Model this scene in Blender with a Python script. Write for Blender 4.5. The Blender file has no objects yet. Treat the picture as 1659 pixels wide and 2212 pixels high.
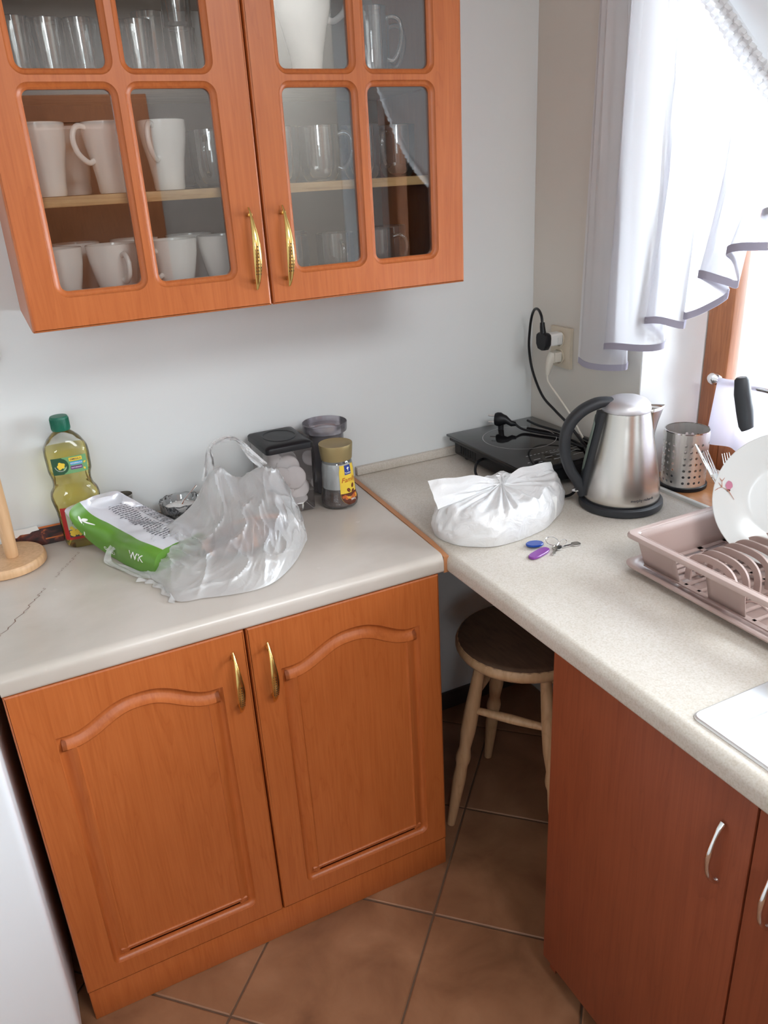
import bpy, bmesh, math, random
from mathutils import Vector, Matrix, noise
from mathutils.geometry import tessellate_polygon
random.seed(7)
PI = math.pi
sc = bpy.context.scene
COL = sc.collection

# ------------------------------------------------------------------ camera, light, exposure
cam_d = bpy.data.cameras.new('camera')
cam = bpy.data.objects.new('camera', cam_d); COL.objects.link(cam)
cam.location = (-1.36495, -1.84955, 1.59979)
cam.rotation_euler = (1.169246, 0.05299, -0.461794)
cam_d.sensor_fit = 'HORIZONTAL'; cam_d.sensor_width = 36.0
cam_d.lens = 1712.24 / 1659 * 36.0
cam_d.clip_start = 0.05
sc.camera = cam

world = bpy.data.worlds.new('overcast_sky'); sc.world = world; world.use_nodes = True
wb = world.node_tree.nodes['Background']
wb.inputs['Color'].default_value = (0.84, 0.92, 1.0, 1); wb.inputs['Strength'].default_value = 15.0

def area(name, loc, rot, sx, sy, power, color=(1, 1, 1), portal=False):
    l = bpy.data.lights.new(name, 'AREA'); l.shape = 'RECTANGLE'; l.size = sx; l.size_y = sy
    l.energy = power; l.color = color
    if portal: l.cycles.is_portal = True
    o = bpy.data.objects.new(name, l); COL.objects.link(o); o.location = loc; o.rotation_euler = rot
    return o
# portals only guide the sky's light through the window and the added rear opening
area('window_portal', (0.30, -1.2, 1.55), (0, PI/2, 0), 1.5, 1.6, 1, portal=True)
area('fill_window_portal', (-2.1, -3.42, 1.9), (PI/2, 0, 0), 0.72, 0.62, 1, portal=True)
fill_light = area('overhead_fill_light', (-0.55, -2.6, 2.42), (0, 0, 0), 1.0, 1.0, 31, (0.92, 0.96, 1.0))  # unseen fill without a fixture, added to brighten back wall and door fronts

sc.view_settings.view_transform = 'Standard'; sc.view_settings.look = 'None'
sc.view_settings.exposure = 0.5; sc.view_settings.gamma = 1.0
sc.view_settings.use_curve_mapping = False
sc.cycles.max_bounces = 14; sc.cycles.transparent_max_bounces = 24
sc.cycles.diffuse_bounces = 7; sc.cycles.glossy_bounces = 5; sc.cycles.transmission_bounces = 8
sc.cycles.caustics_reflective = False; sc.cycles.caustics_refractive = False
sc.cycles.sample_clamp_indirect = 6.0
sc.cycles.use_denoising = True

# ------------------------------------------------------------------ materials
def nodes(m): return m.node_tree.nodes, m.node_tree.links
def mat(name, col, rough=0.5, metal=0.0, spec=0.5, **kw):
    m = bpy.data.materials.new(name); m.use_nodes = True
    b = m.node_tree.nodes['Principled BSDF']
    b.inputs['Base Color'].default_value = (*col, 1); b.inputs['Roughness'].default_value = rough
    b.inputs['Metallic'].default_value = metal; b.inputs['Specular IOR Level'].default_value = spec
    for k, v in kw.items(): b.inputs[k.replace('_', ' ')].default_value = v
    return m
def ramp(n, stops):
    r = n.new('ShaderNodeValToRGB'); e = r.color_ramp.elements
    while len(e) < len(stops): e.new(0.5)
    for i, (p, c) in enumerate(stops): e[i].position = p; e[i].color = (*c, 1)
    return r
def tex(m, scale3, nscale, detail, stops, distort=0.0, bump=0.0, to='Base Color', rough=0.55):
    n, l = nodes(m); b = n['Principled BSDF']
    tc = n.new('ShaderNodeTexCoord'); mp = n.new('ShaderNodeMapping'); mp.inputs['Scale'].default_value = scale3
    l.new(tc.outputs['Object'], mp.inputs['Vector'])
    ns = n.new('ShaderNodeTexNoise'); ns.inputs['Scale'].default_value = nscale; ns.inputs['Detail'].default_value = detail
    ns.inputs['Distortion'].default_value = distort; ns.inputs['Roughness'].default_value = rough
    l.new(mp.outputs['Vector'], ns.inputs['Vector'])
    r = ramp(n, stops); l.new(ns.outputs['Fac'], r.inputs['Fac']); l.new(r.outputs['Color'], b.inputs[to])
    if bump:
        bp = n.new('ShaderNodeBump'); bp.inputs['Strength'].default_value = bump; bp.inputs['Distance'].default_value = 0.002
        l.new(ns.outputs['Fac'], bp.inputs['Height']); l.new(bp.outputs['Normal'], b.inputs['Normal'])
    return m, r, mp
def wood(name, c1, c2, c3, rough=0.38, sc3=(9, 9, 0.8), k=3.0):
    m = mat(name, c2, rough)
    n, l = nodes(m); b = n['Principled BSDF']
    tc = n.new('ShaderNodeTexCoord')
    mp = n.new('ShaderNodeMapping'); mp.inputs['Scale'].default_value = sc3; l.new(tc.outputs['Object'], mp.inputs['Vector'])
    n1 = n.new('ShaderNodeTexNoise'); n1.inputs['Scale'].default_value = k; n1.inputs['Detail'].default_value = 3; n1.inputs['Distortion'].default_value = 0.9
    l.new(mp.outputs['Vector'], n1.inputs['Vector'])
    mp2 = n.new('ShaderNodeMapping'); mp2.inputs['Scale'].default_value = (sc3[0]*9, sc3[1]*9, sc3[2]*3); l.new(tc.outputs['Object'], mp2.inputs['Vector'])
    n2 = n.new('ShaderNodeTexNoise'); n2.inputs['Scale'].default_value = k; n2.inputs['Detail'].default_value = 4; l.new(mp2.outputs['Vector'], n2.inputs['Vector'])
    # repeating growth rings from the slow noise
    mm = n.new('ShaderNodeMath'); mm.operation = 'MULTIPLY'; mm.inputs[1].default_value = 5.0; l.new(n1.outputs['Fac'], mm.inputs[0])
    fr = n.new('ShaderNodeMath'); fr.operation = 'FRACT'; l.new(mm.outputs[0], fr.inputs[0])
    r = ramp(n, [(0.0, c1), (0.12, c2), (0.75, c3), (1.0, c2)]); l.new(fr.outputs[0], r.inputs['Fac'])
    r2 = ramp(n, [(0.35, c1), (0.65, c3)]); l.new(n2.outputs['Fac'], r2.inputs['Fac'])
    mx = n.new('ShaderNodeMix'); mx.data_type = 'RGBA'; mx.inputs['Factor'].default_value = 0.45
    l.new(r.outputs['Color'], mx.inputs[6]); l.new(r2.outputs['Color'], mx.inputs[7]); l.new(mx.outputs[2], b.inputs['Base Color'])
    return m
def glassy(name, tint=(1, 1, 1), ior=1.45, rough=0.0, extra=0.0, gloss_col=(1, 1, 1), diff=None, dfac=0.0, tlf=0.5):
    """thin clear glass or plastic: straight-through tint plus a Fresnel reflection, optionally some scattering"""
    m = bpy.data.materials.new(name); m.use_nodes = True; n, l = nodes(m)
    for x in list(n): n.remove(x)
    out = n.new('ShaderNodeOutputMaterial'); tr = n.new('ShaderNodeBsdfTransparent'); tr.inputs['Color'].default_value = (*tint, 1)
    gl = n.new('ShaderNodeBsdfGlossy'); gl.inputs['Roughness'].default_value = rough; gl.inputs['Color'].default_value = (*gloss_col, 1)
    fr = n.new('ShaderNodeFresnel'); fr.inputs['IOR'].default_value = ior
    ad = n.new('ShaderNodeMath'); ad.operation = 'ADD'; ad.use_clamp = True; ad.inputs[1].default_value = extra
    l.new(fr.outputs[0], ad.inputs[0])
    mx = n.new('ShaderNodeMixShader'); l.new(ad.outputs[0], mx.inputs[0])
    src = tr.outputs[0]
    if diff:
        df = n.new('ShaderNodeBsdfDiffuse'); df.inputs['Color'].default_value = (*diff, 1)
        tl = n.new('ShaderNodeBsdfTranslucent'); tl.inputs['Color'].default_value = (*diff, 1)
        ms = n.new('ShaderNodeMixShader'); ms.inputs[0].default_value = tlf; l.new(df.outputs[0], ms.inputs[1]); l.new(tl.outputs[0], ms.inputs[2])
        m2 = n.new('ShaderNodeMixShader'); m2.inputs[0].default_value = dfac; l.new(tr.outputs[0], m2.inputs[1]); l.new(ms.outputs[0], m2.inputs[2])
        src = m2.outputs[0]
    l.new(src, mx.inputs[1]); l.new(gl.outputs[0], mx.inputs[2]); l.new(mx.outputs[0], out.inputs['Surface'])
    return m
def add_bump(m, scale, strength, dist=0.004, detail=3, sc3=(1, 1, 1), distort=0.0):
    n, l = nodes(m)
    tc = n.new('ShaderNodeTexCoord'); mp = n.new('ShaderNodeMapping'); mp.inputs['Scale'].default_value = sc3; l.new(tc.outputs['Object'], mp.inputs['Vector'])
    ns = n.new('ShaderNodeTexNoise'); ns.inputs['Scale'].default_value = scale; ns.inputs['Detail'].default_value = detail; ns.inputs['Distortion'].default_value = distort
    l.new(mp.outputs['Vector'], ns.inputs['Vector'])
    bp = n.new('ShaderNodeBump'); bp.inputs['Strength'].default_value = strength; bp.inputs['Distance'].default_value = dist
    l.new(ns.outputs['Fac'], bp.inputs['Height'])
    for x in n:
        if 'Normal' in x.inputs and x.type not in ('BUMP',): l.new(bp.outputs['Normal'], x.inputs['Normal'])
    return m

M = {}
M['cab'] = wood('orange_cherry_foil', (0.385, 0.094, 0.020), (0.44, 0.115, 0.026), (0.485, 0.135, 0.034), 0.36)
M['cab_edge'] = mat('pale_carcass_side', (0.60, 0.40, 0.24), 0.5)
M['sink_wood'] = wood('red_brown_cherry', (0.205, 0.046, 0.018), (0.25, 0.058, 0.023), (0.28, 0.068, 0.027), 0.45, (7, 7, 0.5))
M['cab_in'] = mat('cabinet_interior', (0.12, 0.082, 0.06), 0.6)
M['shelf'] = wood('pine_shelf', (0.42, 0.24, 0.09), (0.56, 0.35, 0.15), (0.65, 0.43, 0.20), 0.5, (0.8, 9, 9))
M['pine'] = wood('pale_beech', (0.52, 0.30, 0.15), (0.62, 0.38, 0.20), (0.68, 0.43, 0.24), 0.42, (5, 5, 0.8))
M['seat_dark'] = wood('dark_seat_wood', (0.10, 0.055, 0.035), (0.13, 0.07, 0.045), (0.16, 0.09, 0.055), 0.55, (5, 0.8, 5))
M['frame_wood'] = wood('brown_window_wood', (0.20, 0.065, 0.022), (0.30, 0.10, 0.035), (0.38, 0.14, 0.055), 0.4, (9, 9, 1.2))
M['sill_wood'] = wood('sill_wood', (0.42, 0.17, 0.06), (0.50, 0.22, 0.085), (0.56, 0.26, 0.11), 0.35, (4, 1, 9))
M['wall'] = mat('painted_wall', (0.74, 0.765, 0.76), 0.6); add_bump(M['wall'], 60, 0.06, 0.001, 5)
M['wall_bounce'] = mat('window_wall_warm_bounce', (0.68, 0.645, 0.585), 0.6); add_bump(M['wall_bounce'], 60, 0.06, 0.001, 5)  # same paint as the back wall; warm bounce light is put into the colour
M['wall_rear'] = mat('rear_wall_dark_reflection', (0.34, 0.31, 0.29), 0.6)  # unseen wall, coloured dark so the cabinet glass reflects less light
M['ceiling'] = mat('white_ceiling', (0.8, 0.8, 0.78), 0.8)
M['reveal'] = mat('white_reveal', (0.85, 0.85, 0.84), 0.5)
M['white_trim'] = mat('white_plastic_trim', (0.78, 0.77, 0.73), 0.4)
M['base_dark'] = mat('dark_skirting', (0.05, 0.035, 0.03), 0.5)
M['grout'] = mat('grout', (0.13, 0.075, 0.045), 0.9)
M['tile'] = mat('brown_floor_tile', (0.3, 0.15, 0.08), 0.34)
tex(M['tile'], (1, 1, 1), 6.5, 7, [(0.28, (0.185, 0.082, 0.040)), (0.5, (0.285, 0.135, 0.068)), (0.72, (0.38, 0.195, 0.105))], 0.4, 0.12)
# left worktop: satin grey-beige marble print with faint veins
m = M['marble'] = mat('marble_print_worktop', (0.55, 0.49, 0.43), 0.24)
n, l = nodes(m); b = n['Principled BSDF']
tc = n.new('ShaderNodeTexCoord'); ns = n.new('ShaderNodeTexNoise'); ns.inputs['Scale'].default_value = 3.2; ns.inputs['Detail'].default_value = 6; ns.inputs['Distortion'].default_value = 0.6
l.new(tc.outputs['Object'], ns.inputs['Vector'])
r = ramp(n, [(0.3, (0.45, 0.40, 0.345)), (0.5, (0.54, 0.485, 0.43)), (0.75, (0.61, 0.56, 0.51))]); l.new(ns.outputs['Fac'], r.inputs['Fac'])
n2 = n.new('ShaderNodeTexNoise'); n2.inputs['Scale'].default_value = 24; n2.inputs['Detail'].default_value = 3; l.new(tc.outputs['Object'], n2.inputs['Vector'])
r2 = ramp(n, [(0.70, (0, 0, 0)), (0.82, (0.6, 0.6, 0.6))]); l.new(n2.outputs['Fac'], r2.inputs['Fac'])
mx = n.new('ShaderNodeMix'); mx.data_type = 'RGBA'; l.new(r2.outputs['Color'], mx.inputs['Factor']); l.new(r.outputs['Color'], mx.inputs[6]); mx.inputs[7].default_value = (0.70, 0.66, 0.62, 1)
l.new(mx.outputs[2], b.inputs['Base Color'])
M['crack'] = mat('worktop_crack', (0.17, 0.085, 0.06), 0.8)
# right worktop: fine sand grain
M['sand'] = mat('sand_print_worktop', (0.6, 0.53, 0.43), 0.42)
n, l = nodes(M['sand']); b = n['Principled BSDF']
tc = n.new('ShaderNodeTexCoord'); ns = n.new('ShaderNodeTexNoise'); ns.inputs['Scale'].default_value = 330; ns.inputs['Detail'].default_value = 4
l.new(tc.outputs['Object'], ns.inputs['Vector'])
r = ramp(n, [(0.32, (0.56, 0.505, 0.43)), (0.46, (0.63, 0.58, 0.515)), (0.68, (0.69, 0.65, 0.60))]); l.new(ns.outputs['Fac'], r.inputs['Fac'])
ns2 = n.new('ShaderNodeTexNoise'); ns2.inputs['Scale'].default_value = 5; ns2.inputs['Detail'].default_value = 4; l.new(tc.outputs['Object'], ns2.inputs['Vector'])
r2 = ramp(n, [(0.3, (0.84, 0.82, 0.78)), (0.7, (1, 1, 1))]); l.new(ns2.outputs['Fac'], r2.inputs['Fac'])
mx = n.new('ShaderNodeMix'); mx.data_type = 'RGBA'; mx.blend_type = 'MULTIPLY'; mx.inputs['Factor'].default_value = 1
l.new(r.outputs['Color'], mx.inputs[6]); l.new(r2.outputs['Color'], mx.inputs[7]); l.new(mx.outputs[2], b.inputs['Base Color'])
M['trim_orange'] = mat('worktop_joint_strip', (0.46, 0.20, 0.085), 0.5)
M['brass'] = mat('brass', (0.78, 0.56, 0.20), 0.2, 1.0)
M['black'] = mat('black_plastic', (0.012, 0.012, 0.014), 0.38, spec=0.25)
M['black_soft'] = mat('soft_black_plastic', (0.02, 0.022, 0.026), 0.48)
M['void'] = mat('dark_hole', (0.01, 0.01, 0.01), 0.8)
M['chrome'] = mat('chrome', (0.82, 0.82, 0.82), 0.12, 1.0)
M['steel'] = mat('brushed_steel', (0.64, 0.61, 0.57), 0.27, 1.0)
add_bump(M['steel'], 40, 0.12, 0.0004, 2, (1, 1, 40))
M['steel_lid'] = mat('satin_lid', (0.62, 0.60, 0.62), 0.42, 0.75)
M['steel_flat'] = mat('sink_steel', (0.90, 0.91, 0.92), 0.38, 0.85)
M['steel_pale'] = mat('pale_brushed_steel', (0.78, 0.76, 0.73), 0.34, 0.95)
M['porcelain'] = mat('white_porcelain', (0.93, 0.93, 0.91), 0.16)
M['plate'] = mat('plate_glaze', (0.74, 0.76, 0.75), 0.2)
M['enamel'] = mat('white_appliance_enamel', (0.80, 0.84, 0.88), 0.32)
M['glass'] = glassy('clear_glass', (0.93, 0.94, 0.94), 1.5, 0.02, 0.05, diff=(0.85, 0.87, 0.9), dfac=0.12)
M['pane'] = glassy('door_glass', (0.97, 0.97, 0.96), 1.5, 0.0, 0.05)
M['window_glass'] = glassy('window_glass', (0.96, 0.97, 0.97), 1.45)
M['pet'] = glassy('clear_bottle_plastic', (0.98, 0.98, 0.96), 1.35, 0.05, 0.02)
M['oil'] = glassy('yellow_oil', (1.0, 0.95, 0.66), 1.1, 0.1, 0.0, diff=(1.0, 0.92, 0.42), dfac=0.08)
M['smoke'] = glassy('smoky_plastic', (0.90, 0.87, 0.87), 1.3, 0.05, 0.01, diff=(0.62, 0.57, 0.57), dfac=0.10)
M['lilac_plastic'] = glassy('greyish_clear_plastic', (0.80, 0.78, 0.82), 1.45, 0.08, 0.03, diff=(0.72, 0.69, 0.75), dfac=0.3)
M['bag'] = glassy('thin_bag_film', (0.98, 0.99, 1.0), 1.18, 0.28, 0.06, diff=(1.0, 1.0, 1.0), dfac=0.44, tlf=0.24)
add_bump(M['bag'], 45, 0.45, 0.004, 4, (1, 1, 1), 1.5)
M['bag_thick'] = glassy('white_bag_film', (0.98, 0.98, 1.0), 1.2, 0.30, 0.05, diff=(1.0, 1.0, 1.0), dfac=0.92, tlf=0.25)
add_bump(M['bag_thick'], 24, 0.8, 0.006, 4, (1, 1, 1), 1.2)
M['green_cap'] = mat('green_cap', (0.0, 0.13, 0.075), 0.4)
M['foil'] = mat('white_foil_print', (0.70, 0.70, 0.74), 0.25, 0.25)
M['green_pack'] = mat('green_print', (0.115, 0.27, 0.035), 0.33)
M['ink'] = mat('ink', (0.06, 0.06, 0.07), 0.6)
M['white_ink'] = mat('white_ink', (0.8, 0.8, 0.76), 0.5)
M['red'] = mat('label_red', (0.42, 0.02, 0.02), 0.4)
M['label_green'] = mat('label_green', (0.02, 0.085, 0.04), 0.4)
M['label_mid'] = mat('label_mid_green', (0.16, 0.36, 0.16), 0.4)
M['label_pale'] = mat('label_pale_green', (0.50, 0.58, 0.42), 0.4)
M['yellow'] = mat('label_yellow', (0.83, 0.58, 0.06), 0.4)
M['yellow_deep'] = mat('label_deep_yellow', (0.75, 0.36, 0.03), 0.4)
M['blue'] = mat('label_blue', (0.015, 0.04, 0.25), 0.4)
M['sky'] = mat('label_sky_blue', (0.09, 0.36, 0.62), 0.4)
M['purple'] = mat('label_purple', (0.14, 0.02, 0.17), 0.4)
M['rust'] = mat('label_rust', (0.50, 0.11, 0.015), 0.4)
M['bean'] = mat('label_bean_brown', (0.11, 0.025, 0.01), 0.4)
M['gold'] = mat('gold_lid', (0.40, 0.31, 0.15), 0.42, 0.7)
M['dark_grounds'] = mat('dark_grounds', (0.03, 0.012, 0.012), 0.8)
M['coffee'] = mat('coffee_granules', (0.11, 0.05, 0.03), 0.8); add_bump(M['coffee'], 320, 1.0, 0.003)
M['paper'] = mat('white_paper', (0.80, 0.80, 0.78), 0.7)
M['felt'] = mat('filter_paper', (0.88, 0.87, 0.86), 0.85); add_bump(M['felt'], 90, 0.4, 0.002)
M['sugar'] = mat('white_sugar', (0.85, 0.85, 0.84), 0.8); add_bump(M['sugar'], 260, 0.8, 0.002)
M['pink_plastic'] = mat('dusty_pink_plastic', (0.45, 0.335, 0.30), 0.34)
M['socket'] = mat('cream_socket_plastic', (0.62, 0.54, 0.42), 0.42)
M['white_plastic'] = mat('white_plug_plastic', (0.72, 0.72, 0.70), 0.4)
M['cream_cable'] = mat('cream_cable', (0.64, 0.60, 0.52), 0.45)
M['hob_glass'] = mat('black_hob_glass', (0.012, 0.011, 0.012), 0.07)
M['hob_print'] = mat('hob_print', (0.55, 0.55, 0.55), 0.4)
M['gauge'] = mat('water_gauge', (0.22, 0.27, 0.22), 0.25)
M['blue_fob'] = mat('blue_fob', (0.008, 0.055, 0.32), 0.22)
M['purple_fob'] = mat('purple_fob', (0.22, 0.05, 0.30), 0.2)
M['pink'] = mat('petal_pink', (0.55, 0.20, 0.30), 0.35)
M['stem'] = mat('stem_rust', (0.46, 0.20, 0.13), 0.4)
M['roll'] = mat('tissue', (0.85, 0.86, 0.9), 0.8)
mg = M['magazine'] = mat('dark_print', (0.05, 0.02, 0.02), 0.3)
tex(mg, (1, 1, 1.6), 26, 5, [(0.42, (0.012, 0.006, 0.006)), (0.54, (0.10, 0.02, 0.015)), (0.64, (0.62, 0.17, 0.04)), (0.74, (0.02, 0.01, 0.01))], 0.6)
M['magazine_edge'] = mat('orange_print', (0.60, 0.16, 0.03), 0.3)
fp = M['food'] = mat('bakery_pack', (0.35, 0.15, 0.08), 0.4)
tex(fp, (1, 1, 1), 9, 3, [(0.40, (0.08, 0.05, 0.06)), (0.50, (0.20, 0.09, 0.06)), (0.56, (0.62, 0.20, 0.04)), (0.66, (0.40, 0.22, 0.12))], 0.8)
def sheer(name, col, alpha, trans=0.55):
    m = bpy.data.materials.new(name); m.use_nodes = True; n, l = nodes(m)
    for x in list(n): n.remove(x)
    out = n.new('ShaderNodeOutputMaterial'); tr = n.new('ShaderNodeBsdfTransparent')
    df = n.new('ShaderNodeBsdfDiffuse'); df.inputs['Color'].default_value = (*col, 1)
    tl = n.new('ShaderNodeBsdfTranslucent'); tl.inputs['Color'].default_value = (*col, 1)
    a = n.new('ShaderNodeMixShader'); a.inputs[0].default_value = trans; l.new(df.outputs[0], a.inputs[1]); l.new(tl.outputs[0], a.inputs[2])
    bmx = n.new('ShaderNodeMixShader'); bmx.inputs[0].default_value = alpha; l.new(tr.outputs[0], bmx.inputs[1]); l.new(a.outputs[0], bmx.inputs[2])
    l.new(bmx.outputs[0], out.inputs['Surface']); return m
M['sheer'] = sheer('sheer_curtain', (0.76, 0.76, 0.79), 0.80, 0.36)
M['tape'] = sheer('curtain_tape', (0.84, 0.84, 0.85), 0.95, 0.16)
M['swag'] = sheer('swag_fabric', (0.72, 0.72, 0.73), 1.0, 0.06)
M['sheer_hem'] = sheer('curtain_hem', (0.46, 0.44, 0.53), 0.97, 0.15)
M['cafe'] = sheer('cafe_curtain_cloth', (0.68, 0.65, 0.76), 0.95, 0.16)

# ------------------------------------------------------------------ mesh builder
class MB:
    def __init__(s): s.v = []; s.f = []; s.m = []
    def add(s, v, f, m=0):
        k = len(s.v); s.v += [tuple(p) for p in v]; s.f += [tuple(i + k for i in q) for q in f]; s.m += [m] * len(f); return s
    def box(s, x0, x1, y0, y1, z0, z1, m=0, b=0.0):
        if b <= 0:
            v = [(x, y, z) for x in (x0, x1) for y in (y0, y1) for z in (z0, z1)]
            return s.add(v, [(0, 1, 3, 2), (4, 6, 7, 5), (0, 4, 5, 1), (2, 3, 7, 6), (0, 2, 6, 4), (1, 5, 7, 3)], m)
        bm = bmesh.new(); bmesh.ops.create_cube(bm, size=1)
        bmesh.ops.scale(bm, vec=(x1-x0, y1-y0, z1-z0), verts=bm.verts)
        bmesh.ops.translate(bm, vec=((x0+x1)/2, (y0+y1)/2, (z0+z1)/2), verts=bm.verts)
        bmesh.ops.bevel(bm, geom=bm.edges[:] , offset=b, segments=2, affect='EDGES', profile=0.5)
        return s.bm(bm, m)
    def bm(s, bm, m=0):
        bm.verts.index_update(); s.add([v.co[:] for v in bm.verts], [[v.index for v in f.verts] for f in bm.faces], m); bm.free(); return s
    def grid(s, rows, m=0, close_u=False, close_v=False):
        nu, nv = len(rows), len(rows[0]); v = [p for r in rows for p in r]; f = []
        for i in range(nu if close_u else nu-1):
            for j in range(nv if close_v else nv-1):
                a = i*nv+j; b_ = i*nv+(j+1) % nv; c = ((i+1) % nu)*nv+(j+1) % nv; d = ((i+1) % nu)*nv+j
                f.append((a, b_, c, d))
        return s.add(v, f, m)
    def lathe(s, prof, seg=32, c=(0, 0, 0), m=0, cap0=True, cap1=True, sx=1, sy=1):
        rows = [[(c[0]+r*sx*math.cos(2*PI*j/seg), c[1]+r*sy*math.sin(2*PI*j/seg), c[2]+z) for j in range(seg)] for r, z in prof]
        k = len(s.v); s.grid(rows, m, close_v=True)
        if cap0: s.f.append(tuple(k+j for j in range(seg))[::-1]); s.m.append(m)
        if cap1: s.f.append(tuple(k+(len(prof)-1)*seg+j for j in range(seg))); s.m.append(m)
        return s
    def tube(s, pts, rad, seg=8, m=0, cap=True, flat=None):
        """flat=(normal, ratio): squashes the section along one direction"""
        P = [Vector(p) for p in pts]; n = len(P); R = rad if isinstance(rad, (list, tuple)) else [rad]*n
        rows = []; up = None
        for i in range(n):
            t = (P[min(i+1, n-1)] - P[max(i-1, 0)]).normalized()
            if up is None:
                up = Vector((0, 0, 1)) if abs(t.z) < 0.9 else Vector((0, 1, 0))
                if flat: up = Vector(flat[0])
            a = t.cross(up)
            if a.length < 1e-5: a = t.cross(Vector((1, 0, 0)))
            a.normalize(); b_ = a.cross(t).normalized(); up = b_
            q = flat[1] if flat else 1
            rows.append([tuple(P[i] + a*R[i]*math.cos(2*PI*j/seg) + b_*R[i]*q*math.sin(2*PI*j/seg)) for j in range(seg)])
        k = len(s.v); s.grid(rows, m, close_v=True)
        if cap:
            s.f.append(tuple(k+j for j in range(seg))[::-1]); s.m.append(m)
            s.f.append(tuple(k+(n-1)*seg+j for j in range(seg))); s.m.append(m)
        return s
    def prism(s, poly, z0, z1, m=0, fn=None):
        n = len(poly); v = [(x, y, z0) for x, y in poly] + [(x, y, z1) for x, y in poly]
        if fn: v = [fn(*p) for p in v]
        f = [tuple(range(n))[::-1], tuple(range(n, 2*n))] + [(i, (i+1) % n, n+(i+1) % n, n+i) for i in range(n)]
        return s.add(v, f, m)
    def shift(s, d): s.v = [(x-d[0], y-d[1], z-d[2]) for x, y, z in s.v]; return s
    def xf(s, fn): s.v = [tuple(fn(*p)) for p in s.v]; return s

def link(name, mb, mats, parent=None, smooth=True, recalc=True, w=True, ang=40):
    """one mesh object; w: vertices are given in the world, else in the parent's own space"""
    if parent is not None and w:
        r = parent
        while r.parent: r = r.parent
        mb.shift(r.location)
    me = bpy.data.meshes.new(name); me.from_pydata(mb.v, [], mb.f)
    for m_ in (mats if isinstance(mats, (list, tuple)) else [mats]): me.materials.append(m_)
    me.polygons.foreach_set('material_index', mb.m)
    me.update()
    if recalc:
        bm = bmesh.new(); bm.from_mesh(me); bmesh.ops.recalc_face_normals(bm, faces=bm.faces); bm.to_mesh(me); bm.free()
    if smooth:
        me.polygons.foreach_set('use_smooth', [True]*len(me.polygons))
        try: me.set_sharp_from_angle(angle=math.radians(ang))
        except Exception: pass
    o = bpy.data.objects.new(name, me); COL.objects.link(o)
    if parent is not None: o.parent = parent
    return o
def thing(name, label, cat, loc, group=None, rotz=0):
    o = bpy.data.objects.new(name, None); COL.objects.link(o); o.location = loc; o.rotation_euler = (0, 0, rotz)
    o.empty_display_size = 0.05
    o['label'] = label; o['category'] = cat
    if group: o['group'] = group
    return o
def tag(o, label, cat, group=None):
    o['label'] = label; o['category'] = cat
    if group: o['group'] = group
    return o
def struct(name, mb, m, parent=None, **k):
    o = link(name, mb, m, parent, **k)
    if parent is None: o['kind'] = 'structure'
    return o
def copy_tree(o, parent=None):
    c = o.copy(); COL.objects.link(c); c.parent = parent
    for ch in [x for x in bpy.data.objects if x.parent == o]: copy_tree(ch, c)
    return c
def solid(o, t, off=-1):
    md = o.modifiers.new('thickness', 'SOLIDIFY'); md.thickness = t; md.offset = off; return o
def subsurf(o, n=2):
    md = o.modifiers.new('smooth', 'SUBSURF'); md.levels = n; md.render_levels = n; return o

def cr(p0, p1, p2, p3, t):
    return tuple(0.5*((2*b)+(-a+c)*t+(2*a-5*b+4*c-d)*t*t+(-a+3*b-3*c+d)*t**3) for a, b, c, d in zip(p0, p1, p2, p3))
def spline(pts, n):
    out = []; L = len(pts)
    for k in range(n):
        x = k/(n-1)*(L-1); i = min(int(x), L-2); t = x-i
        out.append(cr(pts[max(i-1, 0)], pts[i], pts[i+1], pts[min(i+2, L-1)], t))
    return out
def surf(rows, nu, nv):
    cols = [spline(r, nv) for r in rows]
    res = [spline([c[j] for c in cols], nu) for j in range(nv)]
    return [[res[j][i] for j in range(nv)] for i in range(nu)]
def rrect(x0, x1, y0, y1, r, n=6):
    out = []
    for cx, cy, a0 in ((x1-r, y1-r, 0), (x0+r, y1-r, 90), (x0+r, y0+r, 180), (x1-r, y0+r, 270)):
        for k in range(n+1):
            a = math.radians(a0+90*k/n); out.append((cx+r*math.cos(a), cy+r*math.sin(a)))
    return out
def inset(poly, d):
    """moves a counter-clockwise outline inwards by d"""
    n = len(poly); out = []
    for i in range(n):
        a, b_, c = Vector(poly[i-1]), Vector(poly[i]), Vector(poly[(i+1) % n])
        e1 = (b_-a); e2 = (c-b_)
        if e1.length < 1e-7: e1 = e2
        if e2.length < 1e-7: e2 = e1
        e1.normalize(); e2.normalize()
        n1 = Vector((-e1.y, e1.x)); n2 = Vector((-e2.y, e2.x)); mm = (n1+n2)
        if mm.length < 1e-6: mm = n1
        mm.normalize(); k = 1/max(mm.dot(n1), 0.35)
        out.append(tuple(b_+mm*d*k))
    return out
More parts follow.
